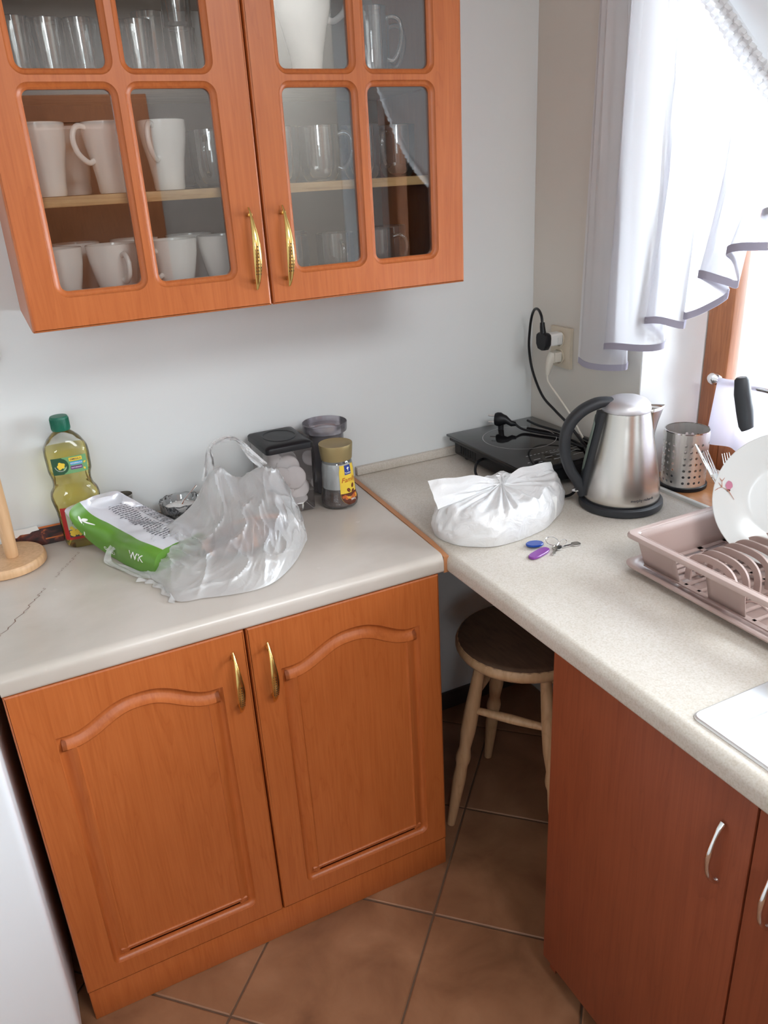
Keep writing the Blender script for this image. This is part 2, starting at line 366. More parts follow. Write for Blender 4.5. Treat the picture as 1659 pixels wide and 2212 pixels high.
def plate_holes(mb, outer, holes, prof, thick, edge=0.004, m=0, cap=False, fn=None, capm=None):
    """board in the XY plane, front at z=0 (towards +z): holes carry the profile [(inset, depth)]; cap closes them with a flat field"""
    tmp = MB()
    lo = inset(outer, edge)
    loops = [lo] + [h for h in holes]
    allp = [p for lp in loops for p in lp]
    tri = tessellate_polygon([[Vector((p[0], p[1], 0)) for p in lp] for lp in loops])
    tmp.add([(p[0], p[1], 0) for p in allp], [tuple(t) for t in tri], m)
    rows = [[(*p, 0) for p in lo]] + [[(*p, -edge*0.35) for p in inset(outer, edge*0.3)]] + [[(*p, -edge) for p in outer], [(*p, -thick) for p in outer]]
    tmp.grid(rows, m, close_v=True)
    for h in holes:
        rows = [[(*p, 0) for p in h]]
        for d, z in prof: rows.append([(*p, z) for p in inset(h, d)])
        if not cap: rows.append([(p[0], p[1], -thick) for p in [q[:2] for q in rows[-1]]])
        k = len(tmp.v); tmp.grid(rows, m, close_v=True)
        if cap:
            last = rows[-1]; t2 = tessellate_polygon([[Vector(p) for p in last]]); tmp.add(last, [tuple(t) for t in t2], m if capm is None else capm)
    if cap: tmp.add([(*p, -thick) for p in outer], [tuple(t) for t in tessellate_polygon([[Vector((*p, 0)) for p in outer]])], m)
    else:
        hs = [inset(h, prof[-1][0]) for h in holes]; lp2 = [outer]+hs
        tmp.add([(p[0], p[1], -thick) for lp in lp2 for p in lp], [tuple(t) for t in tessellate_polygon([[Vector((*p, 0)) for p in lp] for lp in lp2])], m)
    if fn: tmp.xf(fn)
    mb.add(tmp.v, tmp.f); mb.m[-len(tmp.f):] = tmp.m
    return mb
def text(body, size, align='CENTER', shear=0.0, bold=0.0):
    cu = bpy.data.curves.new('lettering', 'FONT'); cu.body = body; cu.size = size; cu.align_x = align; cu.align_y = 'CENTER'
    cu.shear = shear; cu.offset = bold; cu.resolution_u = 2
    o = bpy.data.objects.new('lettering', cu); COL.objects.link(o)
    dg = bpy.context.evaluated_depsgraph_get(); dg.update()
    me = bpy.data.meshes.new_from_object(o.evaluated_get(dg))
    v = [tuple(p.co[:2]) for p in me.vertices]; f = [tuple(p.vertices) for p in me.polygons]
    bpy.data.objects.remove(o); bpy.data.curves.remove(cu); bpy.data.meshes.remove(me)
    return v, f
def print_on(mb, shape, fn, off, m, du=0, dv=0):
    """flat print (vertices, faces in label space) laid on a surface fn(u, v, height)"""
    v, f = shape; mb.add([fn(x+du, y+dv, off) for x, y in v], f, m)
def ellipse(rx, ry, a=0, n=16, cx=0, cy=0):
    c, s_ = math.cos(a), math.sin(a)
    v = [(cx+rx*math.cos(2*PI*k/n)*c-ry*math.sin(2*PI*k/n)*s_, cy+rx*math.cos(2*PI*k/n)*s_+ry*math.sin(2*PI*k/n)*c) for k in range(n)]
    return v, [tuple(range(n))]
def patch(x0, x1, y0, y1, nx=8, ny=2):
    v = [(x0+(x1-x0)*i/nx, y0+(y1-y0)*j/ny) for i in range(nx+1) for j in range(ny+1)]
    f = [(i*(ny+1)+j, (i+1)*(ny+1)+j, (i+1)*(ny+1)+j+1, i*(ny+1)+j+1) for i in range(nx) for j in range(ny)]
    return v, f

ZC = 0.862                       # worktop height
# ================================================================== THE SETTING
RX0, RY0, H = -2.55, -3.4, 2.5
# floor: grout bed with square tiles laid on the diagonal
fb = MB().box(RX0, 0.0, RY0, 0.0, -0.06, -0.003)
floor = struct('floor', fb, M['grout'], smooth=False)
th, ts, ox, oy = math.radians(-43.94), 0.3502, -0.7378, -0.6612
def clip(poly, ax, val, keep_less):
    out = []
    for i in range(len(poly)):
        a, b_ = poly[i-1], poly[i]
        ia = (a[ax] <= val) == keep_less; ib = (b_[ax] <= val) == keep_less
        if ia != ib:
            t = (val-a[ax])/(b_[ax]-a[ax]); out.append((a[0]+(b_[0]-a[0])*t, a[1]+(b_[1]-a[1])*t))
        if ib: out.append(b_)
    return out
for i in range(-9, 10):
    for j in range(-9, 10):
        g = 0.0022
        cs = [(i*ts+g, j*ts+g), ((i+1)*ts-g, j*ts+g), ((i+1)*ts-g, (j+1)*ts-g), (i*ts+g, (j+1)*ts-g)]
        p = [(ox+a*math.cos(th)-b_*math.sin(th), oy+a*math.sin(th)+b_*math.cos(th)) for a, b_ in cs]
        for ax, val, less in ((0, -0.002, True), (0, RX0+.002, False), (1, -0.002, True), (1, RY0+.002, False)):
            if p: p = clip(p, ax, val, less)
        if len(p) < 3: continue
        ar = abs(sum(p[k-1][0]*p[k][1]-p[k][0]*p[k-1][1] for k in range(len(p))))/2
        if ar < 0.002: continue
        q = inset(p, 0.0025) if ar > 0.01 else p
        mb = MB(); n_ = len(p)
        hgt = random.uniform(-0.0004, 0.0004)
        rows = [[(*a, -0.006) for a in p], [(*a, -0.0018+hgt) for a in p], [(*a, hgt) for a in q]]
        mb.grid(rows, 0, close_v=True); mb.f.append(tuple(range(2*n_, 3*n_))); mb.m.append(0)
        link('tile', mb, M['tile'], floor, smooth=False)

struct('wall_back', MB().box(RX0-.12, 0.30, 0.0, 0.12, -0.06, H), M['wall'], smooth=False)
WY0, WY1, WZ0, WZ1 = -0.432, -1.95, 0.845, 2.22
wr = MB()
wr.box(0.0, 0.30, WY0, -0.0005, -0.06, H); wr.box(0.0, 0.30, RY0, WY1, -0.06, H)
wr.box(0.0, 0.30, WY1, WY0, -0.06, WZ0); wr.box(0.0, 0.30, WY1, WY0, WZ1, H)
struct('wall_right', wr, M['wall_bounce'], smooth=False)
struct('trim_1', MB().box(0.001, 0.199, WY0-.0025, WY0, WZ0, WZ1).box(0.001, 0.199, WY1, WY1+.0025, WZ0, WZ1).box(0.001, 0.199, WY1, WY0, WZ1-.0025, WZ1), M['reveal'], smooth=False)
struct('wall_left', MB().box(RX0-.12, RX0, RY0, -0.0005, -0.06, H), M['wall'], smooth=False)
wf = MB(); A, B_, Z0, Z1 = -2.45, -1.75, 1.6, 2.2
wf.box(RX0-.12, A, RY0-.12, RY0-.0005, -0.06, H); wf.box(B_, 0.30, RY0-.12, RY0-.0005, -0.06, H)
wf.box(A, B_, RY0-.12, RY0-.0005, -0.06, Z0); wf.box(A, B_, RY0-.12, RY0-.0005, Z1, H)
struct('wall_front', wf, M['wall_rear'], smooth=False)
dd = bpy.data.objects.new('reflection_door', None); COL.objects.link(dd); dd['kind'] = 'structure'  # unseen door, added to darken the reflections in the cabinet panes
mb = MB(); plate_holes(mb, rrect(-1.28, -.42, .01, 2.04, .002, 1), [rrect(-1.16, -.54, .14, .92, .01, 3), rrect(-1.16, -.54, 1.06, 1.92, .01, 3)], [(.004, -.006), (.02, -.008), (.03, -.004)], .035, .003, cap=True, fn=lambda x, y, z: (-1.7-x, RY0+.037+z, y))
link('leaf', mb, M['frame_wood'], dd, ang=30)
link('handle', MB().tube([(-.50, RY0+.037, 1.02), (-.50, RY0+.085, 1.02), (-.52, RY0+.09, 1.02), (-.61, RY0+.09, 1.02)], .008, 10), M['chrome'], dd)
struct('ceiling', MB().box(RX0-.12, 0.30, RY0-.12, 0.12, H+.0005, H+.1), M['ceiling'], smooth=False)

def window(name, axis, pos, a0, a1, z0, z1, fw, mullions, mwood, mglass, depth=0.06):
    w_ = bpy.data.objects.new(name, None); COL.objects.link(w_); w_['kind'] = 'structure'
    def bar(nm, u0, u1, v0, v1):
        mb = MB()
        if axis == 'x': mb.box(pos, pos+depth, min(u0, u1), max(u0, u1), v0, v1, b=0.004)
        else: mb.box(min(u0, u1), max(u0, u1), pos-depth, pos, v0, v1, b=0.004)
        link(nm, mb, mwood, w_)
    s_ = -1 if a1 < a0 else 1
    bar('jamb', a0, a0+s_*fw, z0, z1); bar('jamb', a1-s_*fw, a1, z0, z1)
    bar('rail', a0+s_*fw, a1-s_*fw, z0, z0+fw*1.1); bar('rail', a0+s_*fw, a1-s_*fw, z1-fw, z1)
    for mu in mullions: bar('mullion', mu-.035, mu+.035, z0+fw, z1-fw)
    mb = MB()
    if axis == 'x': mb.box(pos+depth*.5, pos+depth*.5+.004, min(a0, a1)+.01, max(a0, a1)-.01, z0+.01, z1-.01)
    else: mb.box(min(a0, a1)+.01, max(a0, a1)-.01, pos-depth*.5-.004, pos-depth*.5, z0+.01, z1-.01)
    link('pane', mb, mglass, w_, smooth=False)
    return w_
win = window('window_1', 'x', 0.20, WY0-.004, WY1+.004, ZC+.006, WZ1-.004, 0.074, [-1.2], M['frame_wood'], M['window_glass'])
window('fill_window', 'y', RY0-.03, A+.002, B_-.002, Z0+.002, Z1-.002, 0.07, [], M['frame_wood'], M['window_glass'])  # unseen window, added behind the camera to let in fill light
link('window_sill', MB().box(0.007, 0.262, WY1+.003, WY0-.004, WZ0+.0005, ZC+.003, b=0.003), M['sill_wood'], win)
struct('trim_2', MB().box(-0.006, 0.0065, -2.2, -0.45, ZC-.02, ZC+.008, b=0.003), M['white_trim'])
# upstand strip along the back wall
struct('trim_3', MB().box(-0.575, -0.001, -0.016, -0.0005, ZC+.0005, ZC+.024, b=0.003), M['sand'])
struct('trim_4', MB().box(-1.31, -0.605, -0.013, -0.0005, ZC+.0005, ZC+.019, b=0.003), M['sand'])
struct('baseboard_back', MB().box(-0.62, -0.012, -0.012, -0.0005, 0.001, 0.062, b=0.002), M['base_dark'])

# ================================================================== WORKTOPS
def seam(y): return -0.592 + (-0.617+0.592)*min(max(-y/0.553, 0), 1)
def top_profile(front, back, n=7, r=0.017, t=0.041):
    """(depth coordinate, z) outline, rounded at the front"""
    p = [(back, ZC-t), (back, ZC)]
    s_ = 1 if front > back else -1
    for k in range(n+1):
        a = PI/2*(1-k/n); p.append((front-s_*r+s_*r*math.cos(a), ZC-r+r*math.sin(a)))
    for k in range(n+1):
        a = -PI/2*k/n; p.append((front-s_*.008+s_*.008*math.cos(a), ZC-t+.008+.008*math.sin(a)))
    return p
lw = MB(); prof = top_profile(-0.553, -0.0008)
def lx(y): return seam(y)-0.0068
rows = [[(-1.487, y, z) for y, z in prof]] + [[(-1.487+(lx(y)+1.487)*k/6, y, z) for y, z in prof] for k in range(1, 7)]
lw.grid(rows, 0, close_v=True); n_ = len(prof); lw.f.append(tuple(range(n_))); lw.m.append(0); lw.f.append(tuple(range(6*n_, 7*n_))); lw.m.append(0)
left_top = thing('worktop', 'satin grey-beige marble-patterned worktop over the orange double-door base cabinet', 'worktop', (-1.05, -0.28, ZC-.041))
link('slab', lw, M['marble'], left_top)
# the hairline crack with its stained edges
def crack_line(pts, w_):
    c = spline([(x, y, 0) for x, y in pts], 34); mb = MB(); rows = []
    for k, (x, y, _) in enumerate(c):
        j = 0.003*math.sin(k*2.1)+0.002*math.sin(k*5.3); ww = w_*(0.4+0.8*abs(math.sin(k*1.3)))
        rows.append([(x+j-ww, y, ZC+.0004), (x+j+ww, y, ZC+.0004)])
    mb.grid(rows); return mb
link('crack', crack_line([(-1.486, -0.415), (-1.471, -0.397), (-1.43, -0.33), (-1.40, -0.275), (-1.384, -0.243)], 0.0008), M['crack'], left_top)
link('crack', crack_line([(-1.358, -0.205), (-1.345, -0.175), (-1.325, -0.144), (-1.30, -0.098)], 0.0006), M['crack'], left_top)
rt = MB(); ys = [-0.001, -0.15, -0.3, -0.45, -0.56, -0.8, -1.2, -1.6, -2.2]
rows = []
for y in ys:
    fx = seam(y)+0.0065 if y > -0.555 else -0.6165
    rows.append([(x, y, z) for x, z in top_profile(fx, -0.0065)])
rt.grid(rows, 0, close_v=True); n_ = len(rows[0]); rt.f.append(tuple(range(n_))); rt.m.append(0); rt.f.append(tuple(range((len(ys)-1)*n_, len(ys)*n_))); rt.m.append(0)
right_top = link('worktop', rt, M['sand'])
tag(right_top, 'sand-coloured worktop running along under the window to the sink', 'worktop')
js = MB(); rows = []
for k in range(9):
    y = -0.001-0.5515*k/8; x = seam(y); zt = ZC+.0022 if k < 8 else ZC-.004
    rows.append([(x-.0062, y, ZC-.041), (x-.0062, y, zt), (x+.0058, y, zt), (x+.0058, y, ZC-.041)])
js.grid(rows, 0, close_v=True); js.f += [(0, 1, 2, 3), (32, 33, 34, 35)]; js.m += [0, 0]
tag(link('joint_strip', js, M['trim_orange'], smooth=False), 'narrow orange-brown strip covering the joint between the two worktops', 'strip')

# ================================================================== CABINETS
def bow_handle(parent, x, y, z0, z1, mats, bulge=0.026, wid=0.0075, dots=True, tilt=0.0, w=True):
    """arched pull, pointed at both ends, on two feet; dimples on its middle"""
    mb = MB(); n_ = 22; L = z1-z0; rows = []
    for k in range(n_+1):
        t = k/n_; z = z1-L*t; s_ = math.sin(PI*min(max(t, 0), 1))
        yy = y-0.006-bulge*(s_**0.75); ww = 0.0014+wid*(math.sin(PI*min(1, t*0.92+0.02))**1.2)*(0.65+0.5*t)
        hh = 0.0022+0.0022*s_
        rows.append([(x+ww*math.cos(2*PI*j/12), yy-hh*math.sin(2*PI*j/12), z) for j in range(12)])
    mb.grid(rows, 0, close_v=True); mb.f += [tuple(range(12)), tuple(range(n_*12, n_*12+12))]; mb.m += [0, 0]
    for zz in (z1-L*.09, z0+L*.10): mb.tube([(x, y+.0005, zz), (x, y-0.015, zz)], 0.0042, 10)
    if dots:
        for k in range(9):
            for j in (-1, 0, 1):
                t = 0.46+0.042*k; z = z1-L*t; s_ = math.sin(PI*t); yy = y-0.006-bulge*(s_**0.75)-(0.0022+0.0022*s_)*(0.99 if j == 0 else 0.78)
                cx = x+j*0.0040; mb.add([(cx+.0010*math.cos(a), yy-.0003, z+.0013*math.sin(a)) for a in [2*PI*q/6 for q in range(6)]], [(0, 1, 2, 3, 4, 5)], 1)
    return link('handle', mb, mats, parent, w=w, recalc=False)

# ---- wall cabinet
UX0, UX1, UXM, UY, UZ0, UZ1 = -1.3039, -0.4405, -0.872, -0.353, 1.382, 2.15
uc = thing('wall_cabinet', 'orange wooden wall cabinet with two glazed lattice doors full of cups', 'cabinet', (-0.872, -0.17, UZ0))
bx = MB()
D = UY+.020
bx.box(UX0, UX0+.016, D, -0.001, UZ0, UZ1, 0); bx.box(UX1-.016, UX1, D, -0.001, UZ0, UZ1, 0)
bx.box(UX0+.016, UX1-.016, D, -0.001, UZ0, UZ0+.016, 0); bx.box(UX0+.016, UX1-.016, D, -0.001, UZ1-.016, UZ1, 0)
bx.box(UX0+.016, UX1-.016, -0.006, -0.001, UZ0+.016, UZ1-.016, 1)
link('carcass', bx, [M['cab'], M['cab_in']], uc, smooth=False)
for z in (1.579, 1.760): link('shelf', MB().box(UX0+.0165, UX1-.0165, -0.322, -0.0065, z, z+.0165, b=.001), M['shelf'], uc)
for (x0, x1, panes, hx) in ((UX0, UXM-.0015, [(-1.2445, -1.1075), (-1.0765, -0.9425)], -0.9015), (UXM+.0015, UX1, [(-0.811, -0.6755), (-0.642, -0.5115)], -0.837)):
    mb = MB(); outer = rrect(x0, x1, UZ0, UZ1, 0.0015, 1); holes = []
    for (a, b_) in panes:
        for (c, d) in ((1.445, 1.7535), (1.783, 2.088)):
            holes.append(rrect(a-.010, b_+.010, c-.010, d+.010, 0.022, 7))
    plate_holes(mb, outer, holes, [(0.0012, -0.0022), (0.0035, -0.0045), (0.0062, -0.0055), (0.0072, -0.0062), (0.010, -0.0095)], 0.019, 0.004,
                fn=lambda x, y, z: (x, UY-z, y))
    door = link('door', mb, M['cab'], uc, ang=30)
    for (a, b_) in panes:
        for (c, d) in ((1.445, 1.7535), (1.783, 2.088)):
            link('pane', MB().box(a-.009, b_+.009, UY+.0125, UY+.0155, c-.009, d+.009), M['pane'], door, smooth=False)
    bow_handle(door, hx, UY, 1.414, 1.560, [M['brass'], M['void']])

# ---- base cabinet
LX0, LX1, LXM, LY = -1.487, -0.6335, -1.0602, -0.5475
lc = thing('base_cabinet', 'orange wooden base cabinet with two arched raised-panel doors and brass handles', 'cabinet', (-1.06, -0.28, 0.0))
bx = MB()
bx.box(LX0, LX0+.016, LY+.020, -0.001, 0.001, ZC-.0415); bx.box(LX1-.016, LX1, LY+.020, -0.001, 0.001, ZC-.0415)
bx.box(LX0+.016, LX1-.016, LY+.020, -0.001, 0.085, 0.101); bx.box(LX0+.016, LX1-.016, -0.01, -0.001, 0.101, ZC-.0415)
bx.box(LX0+.016, LX1-.016, LY+.020, -0.3, ZC-.058, ZC-.0415)
link('carcass', bx, M['cab'], lc, smooth=False)
link('plinth', MB().box(LX0+.002, LX1-.001, LY+.0045, LY+.0195, 0.001, 0.0815, b=.001), M['cab'], lc)
def arch_outline(x0, x1, z0, z1s, crown, r=0.016):
    """counter-clockwise outline: square foot with rounded corners, shouldered arch on top"""
    p = []
    for cx, cy, a0 in ((x0+r, z0+r, 180), (x1-r, z0+r, 270)):
        for k in range(6): a = math.radians(a0+90*k/5); p.append((cx+r*math.cos(a), cy+r*math.sin(a)))
    for k in range(1, 16): p.append((x1, z0+r+(z1s-z0-r)*k/16))
    p.append((x1, z1s))
    W_ = x1-x0; N = 40
    for k in range(1, N):
        t = k/N; x = x1-W_*t; u = abs(2*t-1)
        if u > 0.86: z = z1s
        else: z = z1s+crown*(0.5+0.5*math.cos(PI*(u/0.86)**1.25))
        p.append((x, z))
    p.append((x0, z1s))
    for k in range(1, 16): p.append((x0, z1s-(z1s-z0-r)*k/16))
    return p
for (x0, x1, ax0, ax1, hx) in ((LX0, LXM-.0018, -1.424, -1.118, -1.0905), (LXM+.0018, LX1, -0.998, -0.684, -1.0215)):
    mb = MB(); outer = rrect(x0, x1, 0.084, ZC-.0425, 0.0015, 1)
    hole = arch_outline(ax0, ax1, 0.132, 0.709, 0.044)
    prof = [(0.0012, -0.0035), (0.0040, -0.0078), (0.0075, -0.0098), (0.0110, -0.0100), (0.0150, -0.0082), (0.0200, -0.0050), (0.0260, -0.0022), (0.0310, -0.0012), (0.0325, -0.0034), (0.0345, -0.0042)]
    plate_holes(mb, outer, [hole], prof, 0.0195, 0.004, cap=True, fn=lambda x, y, z: (x, LY-z, y))
    door = link('door', mb, M['cab'], lc, ang=30)
    bow_handle(door, hx, LY, 0.643, 0.782, [M['brass'], M['void']])

# ---- sink cabinet (red-brown), doors face the room
SX, SY = -0.604, -0.900
sk = thing('sink_cabinet', 'dark red-brown cabinet under the sink with slim chrome bow handles', 'cabinet', (-0.31, -1.4, 0))
bx = MB().box(SX+.020, -0.008, SY-.018, SY, 0.001, ZC-.0415)
bx.box(SX+.020, -0.008, -2.2, -2.182, 0.001, ZC-.0415)
bx.box(SX+.020, -0.008, -2.182, SY-.018, 0.085, 0.101)
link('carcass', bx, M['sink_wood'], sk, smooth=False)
link('plinth', MB().box(SX+.075, SX+.09, -2.18, SY-.02, 0.001, 0.084), M['base_dark'], sk)
for y1, y0, hy in ((SY, -1.3295, -1.284), (-1.3325, -1.78, -1.372)):
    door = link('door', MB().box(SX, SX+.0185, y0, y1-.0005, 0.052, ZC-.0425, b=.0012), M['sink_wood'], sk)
    mb = MB(); pts = []
    zt, zb = (0.748, 0.640)
    for k in range(17):
        t = k/16; pts.append((SX-0.004-0.024*math.sin(PI*t)**0.8-.002*0, hy-.003*math.sin(PI*t), zt-(zt-zb)*t))
    mb.tube([(SX+.0005, hy, zt)]+pts+[(SX+.0005, hy, zb)], [.0042]+[0.0042+0.0006*math.cos(k) for k in range(17)]+[.0042], 10, flat=((1, 0, 0), 1.0))
    link('handle', mb, M['chrome'], door)

# ---- white appliance at the left
ap = thing('white_appliance', 'white enamelled kitchen appliance standing left of the base cabinet', 'appliance', (-1.82, -0.3, 0))
mb = MB(); out = rrect(-2.11, -1.5115, -0.592, -0.03, 0.012, 4)
mb.prism(out, 0.03, 0.835); link('housing', mb, M['enamel'], ap)
link('foot_board', MB().box(-2.09, -1.517, -0.565, -0.05, 0.001, 0.0295), M['base_dark'], ap, smooth=False)

# ================================================================== STOOL
st = thing('stool', 'round-seated beech stool with turned legs tucked under the worktop', 'stool', (-0.355, -0.468, 0))
mb = MB().lathe([(0.150, 0.502), (0.162, 0.506), (0.168, 0.515), (0.168, 0.524), (0.163, 0.534), (0.150, 0.5395), (0.08, 0.5385)], 40, (-0.355, -0.468, 0))
link('seat', mb, M['pine'], st)
link('seat_top', MB().lathe([(0.1635, 0.5330), (0.1550, 0.5395), (0.150, 0.5402), (0.08, 0.5393), (0.0005, 0.5390)], 48, (-0.355, -0.468, 0), cap0=False, cap1=False), M['seat_dark'], st)['label'] = 'dark brown seat surface'  # top surface in a darker brown than the rim and legs
legs = []
for k in range(4):
    a = math.atan2(.14, -.99)+k*PI/2; dx, dy = math.cos(a), math.sin(a)
    T = Vector((-0.355+dx*.112, -0.468+dy*.112, 0.5035)); Bt = Vector((-0.355+dx*.205, -0.468+dy*.205, 0.0015))
    legs.append((T, Bt)); N = 26; pts = []; rad = []
    prof = [(0, .0125), (.12, .0150), (.30, .0190), (.42, .0195), (.50, .0160), (.53, .0150), (.555, .0185), (.585, .0205), (.61, .0185), (.63, .0150), (.66, .0165), (.72, .0175), (.85, .0145), (1, .0110)]
    for i in range(41):
        t = i/40; pts.append(tuple(T+(Bt-T)*t))
        for q in range(len(prof)-1):
            if prof[q][0] <= t <= prof[q+1][0]:
                u = (t-prof[q][0])/(prof[q+1][0]-prof[q][0]); rad.append(prof[q][1]*(1-u)+prof[q+1][1]*u); break
    link('leg', MB().tube(pts, rad, 12), M['pine'], st)
for (i, j, t) in ((0, 3, .22), (1, 2, .22), (0, 1, .30), (2, 3, .30)):
    a = legs[i][0].lerp(legs[i][1], t); b_ = legs[j][0].lerp(legs[j][1], t)
    link('stretcher', MB().tube([tuple(a.lerp(b_, k/8)) for k in range(9)], [.0085, .0095, .0105, .0115, .012, .0115, .0105, .0095, .0085], 10), M['pine'], st)

# ================================================================== CURTAINS AT THE WINDOW
rod = link('curtain_rod', MB().tube([(-0.055, -0.16, 2.335), (-0.055, -2.1, 2.335)], 0.010, 12), M['chrome'])
tag(rod, 'thin metal rod above the window that carries the sheer curtain', 'rod')
for y_ in (-.22, -2.0): link('bracket', MB().tube([(0.0, y_, 2.335), (-0.055, y_, 2.335)], 0.006, 8), M['chrome'], rod)
cu = thing('curtain', 'white sheer curtain gathered on a diagonal tape with a stepped frill below', 'curtain', (-0.05, -0.6, 1.13))
# path of the folded frill: bottom (y, z, x) and the matching top (y, z)
PB = [(-.262, 1.137, -.050), (-.300, 1.132, -.060), (-.360, 1.136, -.066), (-.428, 1.146, -.060), (-.432, 1.152, -.044), (-.372, 1.172, -.040), (-.366, 1.186, -.062), (-.420, 1.198, -.076), (-.500, 1.206, -.078), (-.548, 1.214, -.070), (-.550, 1.222, -.048), (-.505, 1.244, -.042), (-.492, 1.262, -.062), (-.520, 1.270, -.078), (-.556, 1.274, -.074), (-.600, 1.266, -.050), (-.590, 1.285, -.044),
      (-.612, 1.288, -.060), (-.640, 1.300, -.052), (-.692, 1.330, -.048), (-.694, 1.345, -.040), (-.645, 1.368, -.050), (-.640, 1.376, -.066), (-.668, 1.376, -.074), (-.700, 1.366, -.056), (-.722, 1.362, -.044), (-.712, 1.405, -.050), (-.704, 1.424, -.066), (-.745, 1.434, -.078), (-.785, 1.436, -.070), (-.800, 1.440, -.050), (-.775, 1.480, -.046), (-.772, 1.492, -.064), (-.830, 1.505, -.072), (-.862, 1.510, -.050), (-.85, 1.535, -.046), (-.90, 1.548, -.064), (-.935, 1.55, -.055)]
PT = []
for k, (y, z, x) in enumerate(PB):
    t = k/(len(PB)-1)
    if k < 6: PT.append((-.290-0.022*k, 2.31))
    elif k < 12: PT.append((-.405-0.022*(k-6), 2.31-0.058*(k-6)))
    else:
        q = (k-12)/(len(PB)-13); yy = -.530-q*(0.405); PT.append((yy, 1.925-(-.530-yy)*0.94))
nb = 4; full = []
bot = spline([(y, z, x) for y, z, x in PB], (len(PB)-1)*nb+1); top = spline([(y, z, 0) for y, z in PT], (len(PT)-1)*nb+1)
rows = []
for j in range(15):
    t = j/14; tt = t**1.25; r = []
    for k, (b_, a) in enumerate(zip(bot, top)):
        w_ = 0.004*math.sin(k*1.9)*math.sin(PI*t)+0.0045*math.sin(k*.62+1.2*math.sin(t*2))*t+.003*math.sin(k*1.35+t*2)*t
        r.append((-.052+(b_[2]+.052)*(1-t*0.75)+w_, b_[0]+(a[0]-b_[0])*t-0.012*math.sin(PI*t)*(1 if k > 30 else 0), b_[1]+(a[1]-b_[1])*tt if False else b_[1]+(a[1]-b_[1])*t))
    rows.append(r)
link('frill', MB().grid(rows), M['sheer'], cu)
hem = [[(p[0]-.0008, p[1], p[2]-.0002) for p in rows[0]], [(p[0]-.0010, p[1]-.0012, p[2]+.0150) for p in rows[0]], [(p[0]+.0012, p[1]-.0012, p[2]+.0150) for p in rows[0]], [(p[0]+.0008, p[1], p[2]-.0002) for p in rows[0]]]
link('hem', MB().grid(hem), M['sheer_hem'], cu)
side = [[(rows[j][0][0]-.001, rows[j][0][1]+.0, rows[j][0][2]) for j in range(15)], [(rows[j][0][0]-.003, rows[j][0][1]-.010, rows[j][0][2]) for j in range(15)]]
link('side_hem', MB().grid(side), M['swag'], cu)
# gathered tape along the diagonal, then rising again to the far side: the swag's lower edge
def tape(t):
    pts = [(-.43, 2.03), (-.565, 1.905), (-.745, 1.715), (-.92, 1.575), (-1.10, 1.56), (-1.32, 1.70), (-1.55, 2.0), (-1.75, 2.3)]
    x = t*(len(pts)-1); i = min(int(x), len(pts)-2); return cr(pts[max(i-1, 0)], pts[i], pts[i+1], pts[min(i+2, len(pts)-1)], x-i)
mb = MB(); N = 520; rows = []
for k in range(N+1):
    t = k/N; y, z = tape(t); y2, z2 = tape(min(t+.01, 1)); dy, dz = y2-y, z2-z; L = math.hypot(dy, dz) or 1
    ny, nz = (dz/L, -dy/L); r = []
    for j in range(7):
        s_ = (j-3)/3*0.019; wob = 0.0028*math.sin(k*1.25)+0.0016*math.sin(k*2.9+j*1.7)+0.003*(1 if (j % 2) else 0)
        r.append((-.058-wob, y+ny*s_, z+nz*s_))
    rows.append(r)
link('gathered_tape', MB().grid(rows), M['tape'], cu)
rows = []
for i in range(121):
    t = i/120; y, z = tape(t); yt = -.42-1.36*t; zt = 2.325; r = []
    for j in range(29):
        v = j/28; sag = 0.0
        yy = y+(yt-y)*v; zz = z+(zt-z)*v
        x = -.056-0.014*math.sin(v*26+2.5*math.sin(t*5)+noise.noise((t*3, v*2, 0))*3)*(1-v*.4)-0.008*noise.noise((t*9, v*7, 1.3))-0.012*math.sin(PI*v)
        if j == 0: x = -.056
        r.append((x, yy, zz))
    rows.append(r)
link('swag', MB().grid(rows), M['swag'], cu)

cc = thing('cafe_curtain', 'short lilac-white cloth hanging from a glass-knobbed rod across the window frame', 'curtain', (0.17, -0.6, 0.95))
link('rod', MB().tube([(0.17, -.506, 1.106), (0.17, -1.9, 1.106)], 0.006, 12), M['chrome'], cc)
link('knob', MB().lathe([(0.002, -.016), (.009, -.0145), (.0145, -.007), (.016, 0), (.0145, .007), (.009, .0145), (.002, .016)], 12, (0, 0, 0)).xf(lambda x, y, z: (0.17+x, -.502+z, 1.106+y)), M['chrome'], cc)
rows = []
for j in range(13):
    t = j/12; r = []
    for k in range(90):
        u = k/89; y = -.522-0.56*u+(.018*(1-u)**3)*t
        r.append((0.163-0.009*math.sin(u*46)*(.35+.65*t)-0.004*math.sin(u*17+1), y, 1.116-(0.166)*t))
    rows.append(r)
link('cloth', MB().grid(rows), M['cafe'], cc)

